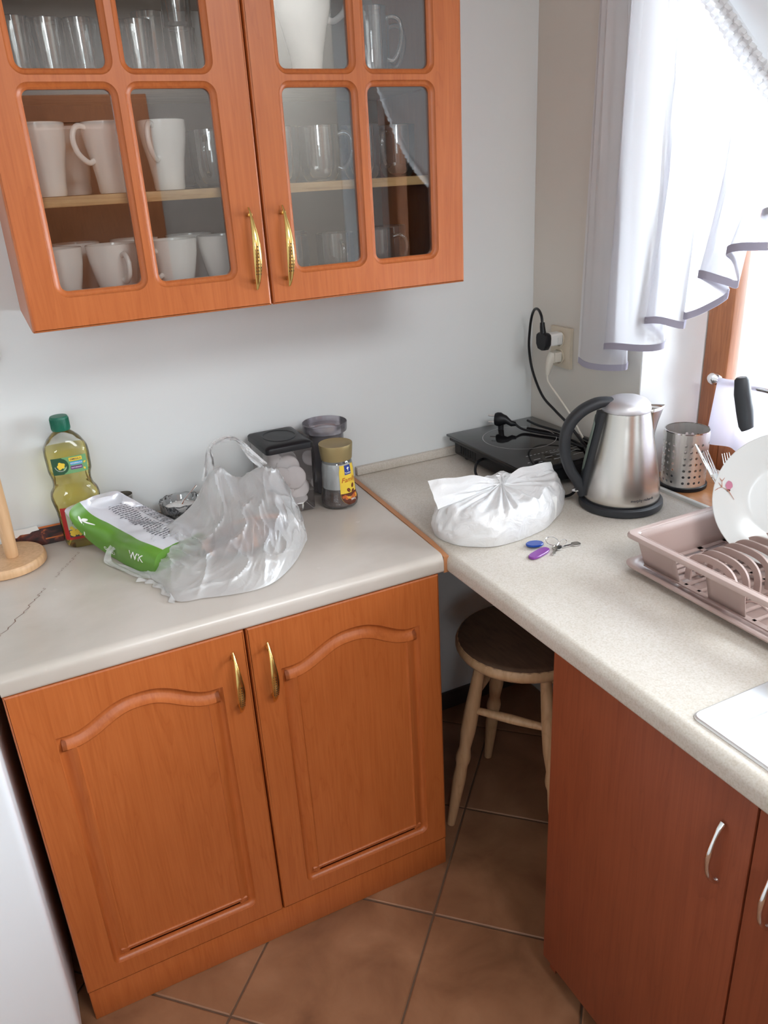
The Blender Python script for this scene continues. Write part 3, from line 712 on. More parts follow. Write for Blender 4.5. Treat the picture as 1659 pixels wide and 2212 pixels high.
# ================================================================== SOCKET, PLUGS, CABLES
so = thing('double_socket', 'cream double wall socket beside the curtain with two plugs in it', 'socket', (0, -.137, 1.15))
mb = MB(); n_ = 10
rows = []
for i in range(n_+1):
    u = i/n_*2-1; r = []
    for j in range(n_+1):
        v = j/n_*2-1; hw = .0425*(1-.05*(1-v*v)); r.append((-.013+.003*max(abs(u), abs(v))**4-.0005, -.139+hw*u, 1.150+.0535*v))
    rows.append(r)
mb.grid(rows); ring = [rows[0][j] for j in range(n_+1)]+[rows[i][n_] for i in range(1, n_+1)]+[rows[n_][j] for j in range(n_-1, -1, -1)]+[rows[i][0] for i in range(n_-1, 0, -1)]
mb.grid([ring, [(-.0008, y, z) for x, y, z in ring]], close_v=True)
link('face_plate', mb, M['socket'], so, ang=50)
for z in (1.173, 1.127):
    link('socket_ring', MB().lathe([(.0215, 0), (.0215, .003), (.019, .0034), (.0185, .0002)], 24, (0, 0, 0), cap0=False, cap1=True).xf(lambda x, y, zz: (-.0135-zz, -.139+x, z+y)), M['socket'], so)
ad = thing('plug_adapter', 'white plug adapter in the upper socket', 'adapter', (-.017, -.139, 1.173))
mb = MB(); mb.prism(rrect(-.0165, .0165, -.016, .017, .006, 4), 0.0, .040, fn=lambda x, y, z: (-.0165-z, -.139+x, 1.175+y)); link('body', mb, M['white_plastic'], ad)
mb = MB()
for s_ in (-1, 1): link('grip_rib', MB().box(-.032, -.024, -.139+s_*.0166-.0012, -.139+s_*.0166+.0012, 1.166, 1.180), M['white_plastic'], ad, smooth=False)
bp = thing('black_plug', 'black three-pin style plug with its looping black cable behind the kettle', 'plug', (-.075, -.139, 1.175))
mb = MB(); pl_ = [(-.021, .017), (-.023, .008), (-.022, -.010), (-.014, -.023), (0, -.026), (.014, -.023), (.022, -.010), (.023, .008), (.021, .017), (.014, .021), (-.014, .021)]
P0 = [(x, y) for x, y in pl_][::-1]
rows = [[(-.0572-d, -.139+x*s_, 1.175+y*s_) for x, y in P0] for d, s_ in ((0, .93), (.003, 1), (.014, 1), (.018, .90))]
mb.grid(rows, close_v=True); mb.f += [tuple(range(11)), tuple(range(33, 44))]; mb.m += [0, 0]
link('body', mb, M['black'], bp)
link('strain_relief', MB().tube([(-.068, -.139, 1.193), (-.068, -.137, 1.203), (-.068, -.135, 1.213), (-.067, -.133, 1.222)], [.0085, .0075, .0068, .006], 10), M['black'], bp)
pts = [(-.067, -.133, 1.220), (-.064, -.124, 1.238), (-.056, -.100, 1.250), (-.046, -.070, 1.246), (-.037, -.045, 1.222), (-.030, -.028, 1.180), (-.028, -.024, 1.13), (-.030, -.046, 1.07), (-.034, -.098, 1.012), (-.040, -.165, .985), (-.05, -.235, .965), (-.06, -.30, .94), (-.07, -.37, .905), (-.085, -.415, .874), (-.10, -.44, .868)]
link('cable', MB().tube(spline(pts, 90), .0036, 8), M['black'], bp)
wp = thing('white_plug', 'cream plug in the lower socket with a thin cream cable running down', 'plug', (-.03, -.139, 1.127))
mb = MB(); mb.prism(rrect(-.016, .016, -.014, .014, .005, 4), 0, .022, fn=lambda x, y, z: (-.0165-z, -.139+x, 1.127+y))
mb.tube([(-.032, -.139, 1.137), (-.040, -.137, 1.120), (-.044, -.134, 1.098), (-.045, -.132, 1.080)], [.013, .012, .009, .0055], 12)
link('body', mb, M['cream_cable'], wp)
link('cable', MB().tube(spline([(-.045, -.132, 1.082), (-.044, -.135, 1.06), (-.036, -.170, 1.025), (-.030, -.215, .985), (-.028, -.255, .945), (-.028, -.30, .905), (-.03, -.34, .872), (-.04, -.38, .8665)], 60), .0028, 8), M['cream_cable'], wp)

# ================================================================== INDUCTION HOB
hob = thing('induction_hob', 'black portable induction hob with its cable and plug lying on top', 'hob', (-.155, -.197, ZC))
HX0, HX1, HY0, HY1, HZ = -.302, -.010, -.388, -.022, .931
mb = MB().box(HX0+.018, HX1-.012, HY0+.016, HY1-.012, ZC+.012, HZ-.0125, b=.006)
mb.box(HX0+.006, HX1-.006, HY0+.006, HY1-.006, HZ-.018, HZ-.0062, b=.003)
link('housing', mb, M['black'], hob)
mb = MB()
for k in range(7): mb.box(HX0+.0172, HX0+.0180, HY1-.05-.012*k, HY1-.044-.012*k, ZC+.022, HZ-.026)
link('vent', mb, M['void'], hob, smooth=False)
for x, y in ((HX0+.045, HY0+.045), (HX1-.045, HY0+.045), (HX0+.045, HY1-.045), (HX1-.045, HY1-.045)):
    link('foot', MB().lathe([(.010, ZC+.0005), (.012, ZC+.003), (.012, ZC+.013)], 14, (x, y, 0)), M['black_soft'], hob)
link('glass_top', MB().box(HX0, HX1, HY0, HY1, HZ-.006, HZ, b=.0015), M['hob_glass'], hob)
mb = MB(); cx, cy = -.158, -.165
for rr_ in (.098,):
    rows = [[(cx+r*math.cos(a), cy+r*math.sin(a), HZ+.0003) for a in [2*PI*k/72 for k in range(72)]] for r in (rr_-.0006, rr_+.0006)]
    mb.grid(rows, close_v=True)
for k, (x, y, w_) in enumerate([(-.235, -.335, .02), (-.20, -.335, .022), (-.165, -.335, .018), (-.13, -.332, .03), (-.235, -.355, .012), (-.19, -.357, .03), (-.13, -.357, .03), (-.09, -.35, .02), (-.26, -.345, .006), (-.17, -.315, .04), (-.11, -.313, .03)]):
    mb.box(x, x+w_, y, y+.0014, HZ+.0002, HZ+.0004)
for k in range(9): mb.box(-.235+.012*k, -.229+.012*k, -.303, -.3015, HZ+.0002, HZ+.0004)
link('printed_marks', mb, M['hob_print'], hob, smooth=False)
# plug on the glass
mb = MB()
pd = Vector((.62, -.72, 0)).normalized()          # towards the cord
def pp(a, b_, c): q = Vector((-.158, -.070, HZ+.028))+pd*a+Vector((-pd.y, pd.x, 0))*b_+Vector((0, 0, c)); return tuple(q)
rows = []
for a, r in ((-.012, .017), (-.006, .0195), (.004, .0195), (.012, .015), (.020, .012), (.034, .0085), (.046, .006)):
    rows.append([pp(a, r*math.cos(t)*.85, r*math.sin(t)-(.010 if a > .03 else 0)) for t in [2*PI*k/14 for k in range(14)]])
mb.grid(rows, close_v=True); mb.f += [tuple(range(14)), tuple(range(84, 98))]; mb.m += [0, 0]
mb.tube([pp(.004, 0, -.012), pp(.004, 0, -.0275)], .008, 8)
plug = link('plug', mb, M['black'], hob)
mb = MB()
for c in (-.0095, .0095): mb.tube([pp(-.012, 0, c), pp(-.031, 0, c), pp(-.0325, 0, c)], [.0024, .0024, .001], 10)
link('pin', mb, M['chrome'], plug)
cord = [pp(.044, 0, -.010), (-.118, -.125, HZ+.006), (-.098, -.175, HZ+.0045), (-.075, -.225, HZ+.0045), (-.070, -.29, HZ+.0045), (-.085, -.345, HZ+.0045), (-.118, -.392, HZ+.002), (-.165, -.43, ZC+.035), (-.205, -.448, ZC+.010), (-.24, -.43, ZC+.005), (-.27, -.37, ZC+.005)]
link('cord', MB().tube(spline(cord, 90), .0034, 8), M['black'], hob)
link('cord', MB().tube(spline([(-.055, -.06, HZ+.004), (-.06, -.12, HZ+.0045), (-.05, -.2, HZ+.0045), (-.075, -.27, HZ+.009), (-.10, -.30, HZ+.012), (-.075, -.35, HZ+.0045), (-.045, -.34, HZ+.0045), (-.035, -.28, HZ+.0045)], 70), .0034, 8), M['black'], hob)
link('cord', MB().tube(spline([(HX0+.02, -.18, ZC+.038), (HX0-.006, -.190, ZC+.036), (HX0-.022, -.205, ZC+.018), (HX0-.026, -.235, ZC+.0045), (HX0-.018, -.275, ZC+.0042), (HX0+.03, -.30, ZC+.0042)], 40), .0036, 8), M['black'], hob)

# ================================================================== KETTLE
KX, KY = -.136, -.538
ke = thing('kettle', 'brushed steel jug kettle with a black handle and black base', 'kettle', (KX, KY, ZC))
link('base', MB().lathe([(.090, .0006), (.0945, .003), (.0955, .008), (.0945, .017), (.090, .0205), (.060, .0215)], 56, (KX, KY, ZC)), M['black_soft'], ke)
BZ = ZC
def krad(z):      # body radius against height above the worktop
    pts = [(.024, .0865), (.05, .0855), (.08, .0815), (.11, .0760), (.14, .0700), (.17, .0640), (.20, .0580), (.228, .0535)]
    for a, b_ in zip(pts, pts[1:]):
        if z <= b_[0]: t = (z-a[0])/(b_[0]-a[0]); return a[1]+(b_[1]-a[1])*t
    return pts[-1][1]
prof = [(.080, .0215), (.0855, .0225)]+[(krad(.024+.204*k/20), .024+.204*k/20) for k in range(21)]
rows = []
hd = math.atan2(.46, -.89)               # handle side
sp = hd+PI                               # spout side
for r, z in prof:
    row = []
    for j in range(72):
        a = 2*PI*j/72; d = (a-sp+PI) % (2*PI)-PI; rr_ = r
        row.append((KX+rr_*math.cos(a), KY+rr_*math.sin(a), BZ+z))
    rows.append(row)
mb = MB().grid(rows, close_v=True); link('body', mb, M['steel'], ke)
link('lid', MB().lathe([(.0532, .2285), (.0538, .233), (.0510, .243), (.0440, .251), (.032, .2565), (.015, .259), (.0005, .2595)], 48, (KX, KY, BZ), cap0=True), M['steel_lid'], ke)
link('seal_ring', MB().lathe([(.0870, .0200), (.0874, .0235), (.0868, .0248)], 56, (KX, KY, BZ), cap0=False, cap1=False), M['black'], ke)
# spout: a V-shaped lip
sd = Vector((math.cos(sp), math.sin(sp), 0)); sn = Vector((-sd.y, sd.x, 0)); KC = Vector((KX, KY, BZ))
rows = []
for k in range(9):
    t = k/8; z = .165+.066*t; ext = .003+.030*t**1.15; w_ = .010+.016*t; rb = krad(z)-.002
    row = []
    for j in range(13):
        u = (j-6)/6; out = ext*(1-abs(u)**1.5); a_ = u*w_
        base = math.sqrt(max(rb*rb-a_*a_, 0)); row.append(tuple(KC+sd*(base+out)+sn*a_+Vector((0, 0, z+.004*t*(1-abs(u))))))
    rows.append(row)
sp_o = link('spout', MB().grid(rows), M['steel'], ke); solid(sp_o, .0012)
# handle: broad curved strap
hdv = Vector((math.cos(hd), math.sin(hd), 0)); hn = Vector((-hdv.y, hdv.x, 0))
hp = [(.022, .2480), (.045, .2490), (.070, .2440), (.098, .2300), (.121, .2060), (.133, .1750), (.134, .1420), (.128, .1120), (.117, .0860), (.103, .0640), (.0925, .0440), (.087, .029)]
pts = [tuple(KC+hdv*r+Vector((0, 0, z))) for r, z in hp]
pts = spline(pts, 48); rad = [(.0150 if i < 8 else .0150-.0030*min(1, (i-8)/20)) for i in range(48)]
mb = MB(); rows = []
for i, p in enumerate(pts):
    p = Vector(p); t = (Vector(pts[min(i+1, 47)])-Vector(pts[max(i-1, 0)])).normalized(); nrm = t.cross(hn).normalized()
    wv = .0165-.004*max(0, (i-26))/22; th_ = .0125 if i > 8 else .006+.0065*i/8
    rows.append([tuple(p+hn*wv*math.copysign(abs(math.cos(a))**.7, math.cos(a))+nrm*th_*math.copysign(abs(math.sin(a))**.8, math.sin(a))) for a in [2*PI*j/16 for j in range(16)]])
mb.grid(rows, close_v=True); mb.f += [tuple(range(16)), tuple(range(47*16, 48*16))]; mb.m += [0, 0]
handle = link('handle', mb, M['black_soft'], ke)
# spine against the body with the water gauge
rows = []
for k in range(15):
    z = .030+.196*k/14; rb = krad(z); wv = .016 if k > 1 else .013
    rows.append([tuple(KC+hdv*(math.sqrt(max(rb*rb-(wv*c)**2, 0))+h_)+hn*wv*c+Vector((0, 0, z))) for c, h_ in ((-1, -.001), (-1, .007), (-.7, .0105), (0, .0115), (.7, .0105), (1, .007), (1, -.001))])
mb = MB().grid(rows); mb.f += [tuple(range(7)), tuple(range(98, 105))]; mb.m += [0, 0]
link('spine', mb, M['black_soft'], ke)
def gauge_pt(z, c, h_): rb = krad(z); return tuple(KC+hdv*(math.sqrt(rb*rb-(.016*c)**2)+.0115+h_)+hn*.0155*c+Vector((0, 0, z)))
rows = []
for k in range(17):
    z = .088+.120*k/16; e = min(1, math.sqrt(max(0, 1-((k-8)/8.0)**8)))+.02
    rows.append([gauge_pt(z, c*e, .0008 if abs(c) < .8 else -.0015) for c in (-.62, -.5, 0, .5, .62)])
link('water_gauge', MB().grid(rows), M['gauge'], ke)
gr = []
for k in range(13):
    z = .080+.135*k/12; gr.append(z)
rows = [[tuple(KC+hdv*(krad(z)+.0035)+hn*(-.0165)+Vector((0, 0, z))), tuple(KC+hdv*(krad(z)+.0090)+hn*(-.0168)+Vector((0, 0, z)))] for z in gr]
link('water_gauge', MB().grid(rows), M['gauge'], ke)
bt = KC+hdv*.068+Vector((0, 0, .2515))
mb = MB(); rows = []
for k in range(7):
    a_ = -.020+.040*k/6; rows.append([tuple(bt+hdv*a_+hn*.0085*c+Vector((0, 0, .0035*d-.33*a_-.0015*abs(k-3)))) for c, d in ((-1, -1), (-1, .6), (-.5, 1), (.5, 1), (1, .6), (1, -1))])
mb.grid(rows, close_v=True); mb.f += [tuple(range(6)), tuple(range(36, 42))]; mb.m += [0, 0]
link('lid_button', mb, M['black'], ke)
sw = KC+hdv*.098+Vector((0, 0, .042)); mb = MB()
rows = []
for k in range(9):
    a = PI*2*k/8
for i, (s_, h_) in enumerate(((.0, -.0022), (1, -.0016), (1, .0008), (.6, .0026), (0, .003))):
    rows.append([tuple(sw+hdv*(.016*s_*math.cos(t))+hn*(.011*s_*math.sin(t))+Vector((0, 0, h_-.003*math.cos(t)*s_))) for t in [2*PI*j/20 for j in range(20)]])
link('switch_lever', MB().grid(rows, close_v=True), M['chrome'], ke)
def kbody(a0, z0):
    def f(u, v, h_):
        z = z0+v; r = krad(z)+h_; a = a0+u/krad(z0); return (KX+r*math.cos(a), KY+r*math.sin(a), BZ+z)
    return f
mb = MB(); print_on(mb, text('morphy richards', .0088, bold=.0001), kbody(math.radians(-98), .040), .0004, 0)
link('lettering', mb, M['ink'], ke, smooth=False, recalc=False)

# ================================================================== PERFORATED CUTLERY CYLINDER
CX, CY, CR, CH = .062, -.535, .0515, .142
cy_ = thing('utensil_holder', 'perforated steel utensil holder standing on the window sill behind the kettle', 'holder', (CX, CY, ZC+.003))
mb = MB(); ncol, z0 = 24, .014; zr = [z0+.0155*k for k in range(8)]
holecols = {c for c in range(24) if c % 5 != 3}
def cyl(a, z, r=CR): return (CX+r*math.cos(a), CY+r*math.sin(a), ZC+.0035+z)
da = 2*PI/ncol
for c in range(ncol):
    a0 = c*da+.1
    segs = [(0, z0, False)]+[(zr[k], zr[k+1], k in (0, 1, 2, 3, 4, 5, 6) and k < 6 or k == 6) for k in range(7)]+[(zr[7], CH, False)]
    for zi, (za, zb, hole) in enumerate(segs):
        hole = hole and c in holecols
        if not hole:
            mb.add([cyl(a0, za), cyl(a0+da/2, za), cyl(a0+da, za), cyl(a0+da, zb), cyl(a0+da/2, zb), cyl(a0, zb)], [(0, 1, 4, 5), (1, 2, 3, 4)])
        else:
            am, zm = a0+da/2, (za+zb)/2; hr = .0033; sq = []; ci = []
            for k in range(12):
                t = 2*PI*k/12+PI/4; dx, dz = math.cos(t), math.sin(t); s_ = 1/max(abs(dx), abs(dz))
                sq.append(cyl(am+dx*s_*da/2, zm+dz*s_*(zb-za)/2)); ci.append(cyl(am+dx*hr/CR, zm+dz*hr))
            mb.grid([sq, ci], close_v=True)
bm = bmesh.new(); vs = [bm.verts.new(v) for v in mb.v]
for f in mb.f: bm.faces.new([vs[i] for i in f])
bmesh.ops.remove_doubles(bm, verts=bm.verts, dist=.0002)
o = link('cylinder', MB().bm(bm), M['steel_pale'], cy_, smooth=False); solid(o, .0008, 0)
link('rim', MB().lathe([(CR-.0012, CH), (CR-.0012, CH+.0018), (CR+.0012, CH+.0018), (CR+.0012, CH-.001)], 48, (CX, CY, ZC+.0035), cap0=False, cap1=False), M['chrome'], cy_)
link('base', MB().lathe([(.0545, .0004), (.0565, .002), (.0565, .0095), (.0535, .0105), (.0520, .0105)], 40, (CX, CY, ZC+.0032)), M['black'], cy_)
PACK= [[(-1.2991,-0.1300,0.9386),(-1.3047,-0.1360,0.9715),(-1.2791,-0.1150,0.9831),(-1.2313,-0.0800,0.9790),(-1.1882,-0.0780,0.9754)],
 [(-1.2742,-0.1350,0.8954),(-1.2813,-0.1410,0.9383),(-1.2576,-0.1200,0.9469),(-1.1977,-0.0850,0.9461),(-1.1509,-0.0780,0.9408)],
 [(-1.2410,-0.1726,0.8660),(-1.2389,-0.1786,0.9092),(-1.2183,-0.1576,0.9236),(-1.1632,-0.1226,0.9172),(-1.1100,-0.0826,0.9062)],
 [(-1.2080,-0.2664,0.8660),(-1.2069,-0.2724,0.9061),(-1.1862,-0.2514,0.9212),(-1.1308,-0.2164,0.9186),(-1.0777,-0.1764,0.9072)],
 [(-1.1748,-0.3170,0.8660),(-1.1705,-0.3230,0.8995),(-1.1501,-0.3020,0.9107),(-1.0940,-0.2670,0.9070),(-1.0500,-0.2270,0.8969)]]
BAG1= [[(-1.1964,-0.2951,0.8645),(-1.1819,-0.2857,0.8835),(-1.1655,-0.2704,0.8943),(-1.1597,-0.2516,0.9068),(-1.1653,-0.2300,0.9183),(-1.1613,-0.1950,0.8958),(-1.1573,-0.1700,0.8645)],
 [(-1.1747,-0.3611,0.8645),(-1.1476,-0.3380,0.8858),(-1.1224,-0.3001,0.9005),(-1.1141,-0.2534,0.9177),(-1.1170,-0.2000,0.9201),(-1.1130,-0.1650,0.8968),(-1.1090,-0.1400,0.8645)],
 [(-1.1602,-0.4500,0.8645),(-1.1177,-0.4098,0.8829),(-1.0847,-0.3439,0.8980),(-1.0618,-0.2628,0.9137),(-1.0438,-0.1700,0.9478),(-1.0398,-0.1350,0.9135),(-1.0358,-0.1100,0.8645)],
 [(-1.1119,-0.4672,0.8645),(-1.0736,-0.4224,0.8865),(-1.0404,-0.3489,0.9096),(-1.0105,-0.2585,0.9434),(-0.9858,-0.1550,1.0141),(-0.9818,-0.1200,0.9532),(-0.9778,-0.0950,0.8645)],
 [(-1.0522,-0.4849,0.8645),(-1.0209,-0.4397,0.8899),(-0.9888,-0.3656,0.9243),(-0.9612,-0.2744,0.9592),(-0.9401,-0.1700,0.9844),(-0.9361,-0.1350,0.9354),(-0.9321,-0.1100,0.8645)],
 [(-1.0011,-0.4880,0.8645),(-0.9730,-0.4453,0.9000),(-0.9400,-0.3751,0.9369),(-0.9146,-0.2888,0.9752),(-0.8910,-0.1900,1.0070),(-0.8870,-0.1550,0.9490),(-0.8830,-0.1300,0.8645)],
 [(-0.9549,-0.4666,0.8645),(-0.9277,-0.4283,0.8966),(-0.8979,-0.3656,0.9337),(-0.8771,-0.2884,0.9666),(-0.8613,-0.2000,1.0061),(-0.8573,-0.1650,0.9485),(-0.8533,-0.1400,0.8645)],
 [(-0.8983,-0.4090,0.8645),(-0.8785,-0.3790,0.8961),(-0.8625,-0.3298,0.9227),(-0.8504,-0.2693,0.9485),(-0.8473,-0.2000,0.9818),(-0.8433,-0.1650,0.9339),(-0.8393,-0.1400,0.8645)],
 [(-0.8399,-0.3238,0.8645),(-0.8354,-0.3060,0.8849),(-0.8352,-0.2769,0.9082),(-0.8363,-0.2411,0.9301),(-0.8387,-0.2000,0.9571),(-0.8347,-0.1650,0.9191),(-0.8307,-0.1400,0.8645)]]
HAND= [[(-1.0173,-0.1550,0.9873),(-0.9851,-0.1550,1.0117)],
 [(-1.0053,-0.1614,1.0310),(-0.9843,-0.1614,1.0377)],
 [(-0.9960,-0.1679,1.0636),(-0.9865,-0.1679,1.0639)],
 [(-0.9733,-0.1743,1.0814),(-0.9712,-0.1743,1.0734)],
 [(-0.9428,-0.1807,1.0869),(-0.9399,-0.1807,1.0767)],
 [(-0.9154,-0.1871,1.0661),(-0.9277,-0.1871,1.0620)],
 [(-0.9005,-0.1936,1.0464),(-0.9141,-0.1936,1.0327)],
 [(-0.8746,-0.2000,1.0155),(-0.8932,-0.2000,1.0071)]]
HAND2= [[(-1.2242,-0.1677,0.9000),(-1.2185,-0.2048,0.9000)],
 [(-1.2510,-0.1950,0.8880),(-1.2391,-0.2053,0.8880)],
 [(-1.2579,-0.2015,0.8660),(-1.2424,-0.2031,0.8680)],
 [(-1.2311,-0.2618,0.8660),(-1.2243,-0.2405,0.8680)],
 [(-1.2038,-0.3156,0.8660),(-1.2007,-0.2806,0.8680)],
 [(-1.1874,-0.3330,0.8660),(-1.1833,-0.2991,0.8680)]]

# ================================================================== THINGS ON THE LEFT WORKTOP
# ---- oil bottle
OX, OY = -1.279, -.047
ob = thing('oil_bottle', 'clear plastic bottle of yellow cooking oil with a green cap', 'bottle', (OX, OY, ZC))
def sq_ring(hx, hy, z, p=3.2, n=40, cx=OX, cy=OY, flute=0.0):
    out = []
    for k in range(n):
        a = 2*PI*k/n; c, s_ = math.cos(a), math.sin(a); f = 1-flute*(0.5+0.5*math.cos(k*PI))
        out.append((cx+hx*f*math.copysign(abs(c)**(2/p), c), cy+hy*f*math.copysign(abs(s_)**(2/p), s_), ZC+z))
    return out
secs = [(.034, .028, .001, 3), (.040, .031, .006, 3), (.0435, .033, .018, 3.4), (.0445, .034, .05, 3.6), (.0470, .034, .09, 4), (.0505, .0355, .108, 4), (.0520, .036, .118, 3.8), (.0500, .035, .128, 3.4), (.0430, .033, .140, 2.8), (.0405, .032, .155, 2.8), (.0430, .033, .170, 3), (.0455, .0345, .180, 3.6), (.0465, .035, .215, 4), (.0455, .034, .230, 3.8), (.034, .028, .250, 2.6), (.022, .0205, .262, 2), (.0150, .0150, .268, 2), (.0145, .0145, .290, 2)]
def sec_at(z):
    for a, b_ in zip(secs, secs[1:]):
        if z <= b_[2]: t = max(0, (z-a[2])/(b_[2]-a[2])); return tuple(a[i]+(b_[i]-a[i])*t for i in range(4))
    return secs[-1]
rows = []
for k in range(60):
    z = .001+.289*k/59; s_ = sec_at(z); fl = 0.035 if .136 < z < .172 else (0.02 if z < .09 and (k % 3 == 0) else 0)
    rows.append(sq_ring(s_[0], s_[1], z, s_[3], flute=fl))
mb = MB().grid(rows, close_v=True); mb.f.append(tuple(range(40))); mb.m.append(0)
link('shell', mb, M['pet'], ob)
rows = [sq_ring(sec_at(z)[0]*.965, sec_at(z)[1]*.955, z, sec_at(z)[3]) for z in [.004+.226*k/40 for k in range(41)]]
mb = MB().grid(rows, close_v=True); mb.f += [tuple(range(40)), tuple(range(1600, 1640))]; mb.m += [0, 0]
link('oil', mb, M['oil'], ob)
mb = MB().lathe([(.0192, .2685), (.0198, .272), (.0192, .296), (.0175, .299), (.0005, .2995)], 40, (OX, OY, ZC))
for k in range(40):
    a = 2*PI*k/40; mb.box(-.0005, .0005, -.0002, .0006, .272, .294); n8 = len(mb.v)-8
    for q in range(n8, n8+8):
        x, y, z = mb.v[q]; r = .0194+y; mb.v[q] = (OX+r*math.cos(a)-x*math.sin(a), OY+r*math.sin(a)+x*math.cos(a), ZC+z)
link('cap', mb, M['green_cap'], ob, ang=30)
def bottle_face(z0, yaw=0.0):
    def f(u, v, h_):
        s_ = sec_at(z0+v); hx, hy, p = s_[0], s_[1], s_[3]; x = max(-.999, min(.999, u/hx))
        return (OX+u, OY-hy*(1-abs(x)**p)**(1/p)-.0006-h_, ZC+z0+v)
    return f
F = bottle_face(.197); mb = MB()
def rr_patch(x0, x1, y0, y1, nx=12, ny=4): return patch(x0, x1, y0, y1, nx, ny)
print_on(mb, rr_patch(-.036, .036, -.019, .019), F, .0002, 0)
print_on(mb, rr_patch(-.036, -.014, -.019, .019, 6), F, .0004, 1)
print_on(mb, ellipse(.015, .0175, 0, 24, -.017, 0), F, .0005, 1)
for k in range(9):
    a = k*2.4; print_on(mb, ellipse(.0040, .0036, a, 8, -.0185+.0058*math.cos(a)*math.sqrt(k/9), .0012+.0058*math.sin(a)*math.sqrt(k/9)), F, .0009+.00002*k, 2)
for k in range(16):
    a = math.radians(190+k*10); print_on(mb, patch(-.0004, .0004, -.0009, .0009, 1, 1), F, .0009, 3, -.0185+.0118*math.cos(a), .0012+.0118*math.sin(a))
print_on(mb, rr_patch(.000, .027, .0085, .0165), F, .0005, 2); print_on(mb, rr_patch(.0015, .0265, -.0005, .0065), F, .0005, 4); print_on(mb, rr_patch(.001, .025, -.0105, -.003), F, .0005, 5)
print_on(mb, text('OMEGA-3', .0052, bold=.0001), F, .0009, 6, .0135, .0122)
print_on(mb, text('WITAMINA E, K', .0036, bold=.0001), F, .0009, 3, .014, .003)
print_on(mb, text('NATURALNA', .0036, bold=.0001), F, .0009, 3, .013, -.0068)
print_on(mb, ellipse(.003, .002, .6, 10, .031, .002), F, .0006, 2); print_on(mb, ellipse(.003, .002, 2, 10, .029, -.012), F, .0006, 2)
link('upper_label', mb, [M['label_mid'], M['label_green'], M['yellow'], M['white_ink'], M['sky'], M['purple'], M['ink']], ob, smooth=False, recalc=False)
F = bottle_face(.060); mb = MB()
print_on(mb, rr_patch(-.040, .040, -.036, .042), F, .0002, 0)
print_on(mb, rr_patch(-.031, .031, -.030, .030), F, .0004, 1)
print_on(mb, rr_patch(-.031, .031, -.030, -.012), F, .0005, 4)
for k in range(26):
    print_on(mb, ellipse(.0044, .0036, k, 8, -.026+.052*random.random(), -.026+.022*random.random()), F, .0006+.00002*k, 2)
print_on(mb, text('olej', .017, shear=.2), F, .001, 3, 0, .017); print_on(mb, text('rzepakowy', .010, bold=.0001), F, .001, 3, 0, .004)
link('front_label', mb, [M['red'], M['label_pale'], M['yellow'], M['ink'], M['ink']], ob, smooth=False, recalc=False)

# ---- wooden kitchen-roll stand
wh = thing('paper_roll_stand', 'pale wooden kitchen-roll stand with a round base and bare post', 'stand', (-1.447, -.084, ZC))
link('base', MB().lathe([(.078, .0006), (.0815, .003), (.0822, .010), (.0812, .018), (.078, .0215), (.0005, .022)], 56, (-1.447, -.084, ZC)), M['pine'], wh)
link('post', MB().lathe([(.0125, .0222), (.0135, .030), (.0140, .06), (.0155, .12), (.0150, .20), (.0135, .27), (.016, .285), (.018, .297), (.014, .312), (.0005, .318)], 24, (-1.433, -.092, ZC)), M['pine'], wh)
wk = link('wall_button', MB().lathe([(.029, 0), (.031, .004), (.031, .012), (.027, .018), (.0005, .0195)], 32, (0, 0, 0)).xf(lambda x, y, z: (-1.392+x, -.0008-z, 1.303+y)), M['white_plastic'])
tag(wk, 'small round white piece on the wall below the wall cabinet, at the left edge', 'wall button')

# ---- dark leaflet standing against the wall
lf = thing('leaflet', 'dark leaflet with a glowing orange picture leaning on the wall behind the oil bottle', 'leaflet', (-1.37, -.012, ZC))
def lean(x, y, z): return (x, -.004-.010*(1-(z-ZC)/.045)+y, z)
mb = MB().box(-1.430, -1.300, -.0006, .0006, ZC+.0008, ZC+.042).xf(lean); link('card', mb, M['magazine'], lf, smooth=False)
mb = MB().box(-1.405, -1.300, -.0012, -.0007, ZC+.0385, ZC+.0425).box(-1.36, -1.305, -.0012, -.0007, ZC+.0125, ZC+.0150).xf(lean); link('printed_edge', mb, M['magazine_edge'], lf, smooth=False)
pl = [(-1.432, .030), (-1.425, .047), (-1.40, .0455), (-1.372, .047), (-1.369, .037), (-1.385, .036), (-1.39, .033), (-1.41, .034), (-1.418, .029)]
mb = MB().prism(pl, -.0022, -.0014, fn=lambda x, y, z: lean(x, z, ZC+y)); link('torn_paper', mb, M['paper'], lf, smooth=False)

# ---- small steel pot behind the packet
ct = link('steel_pot', MB().lathe([(.019, .0006), (.0205, .004), (.0205, .05), (.0225, .088), (.0218, .0885), (.0195, .05), (.019, .008), (.0005, .007)], 32, (-1.178, -.030, ZC)), M['steel'])
tag(ct, 'small steel pot standing behind the foil packet, only its rim showing', 'pot')

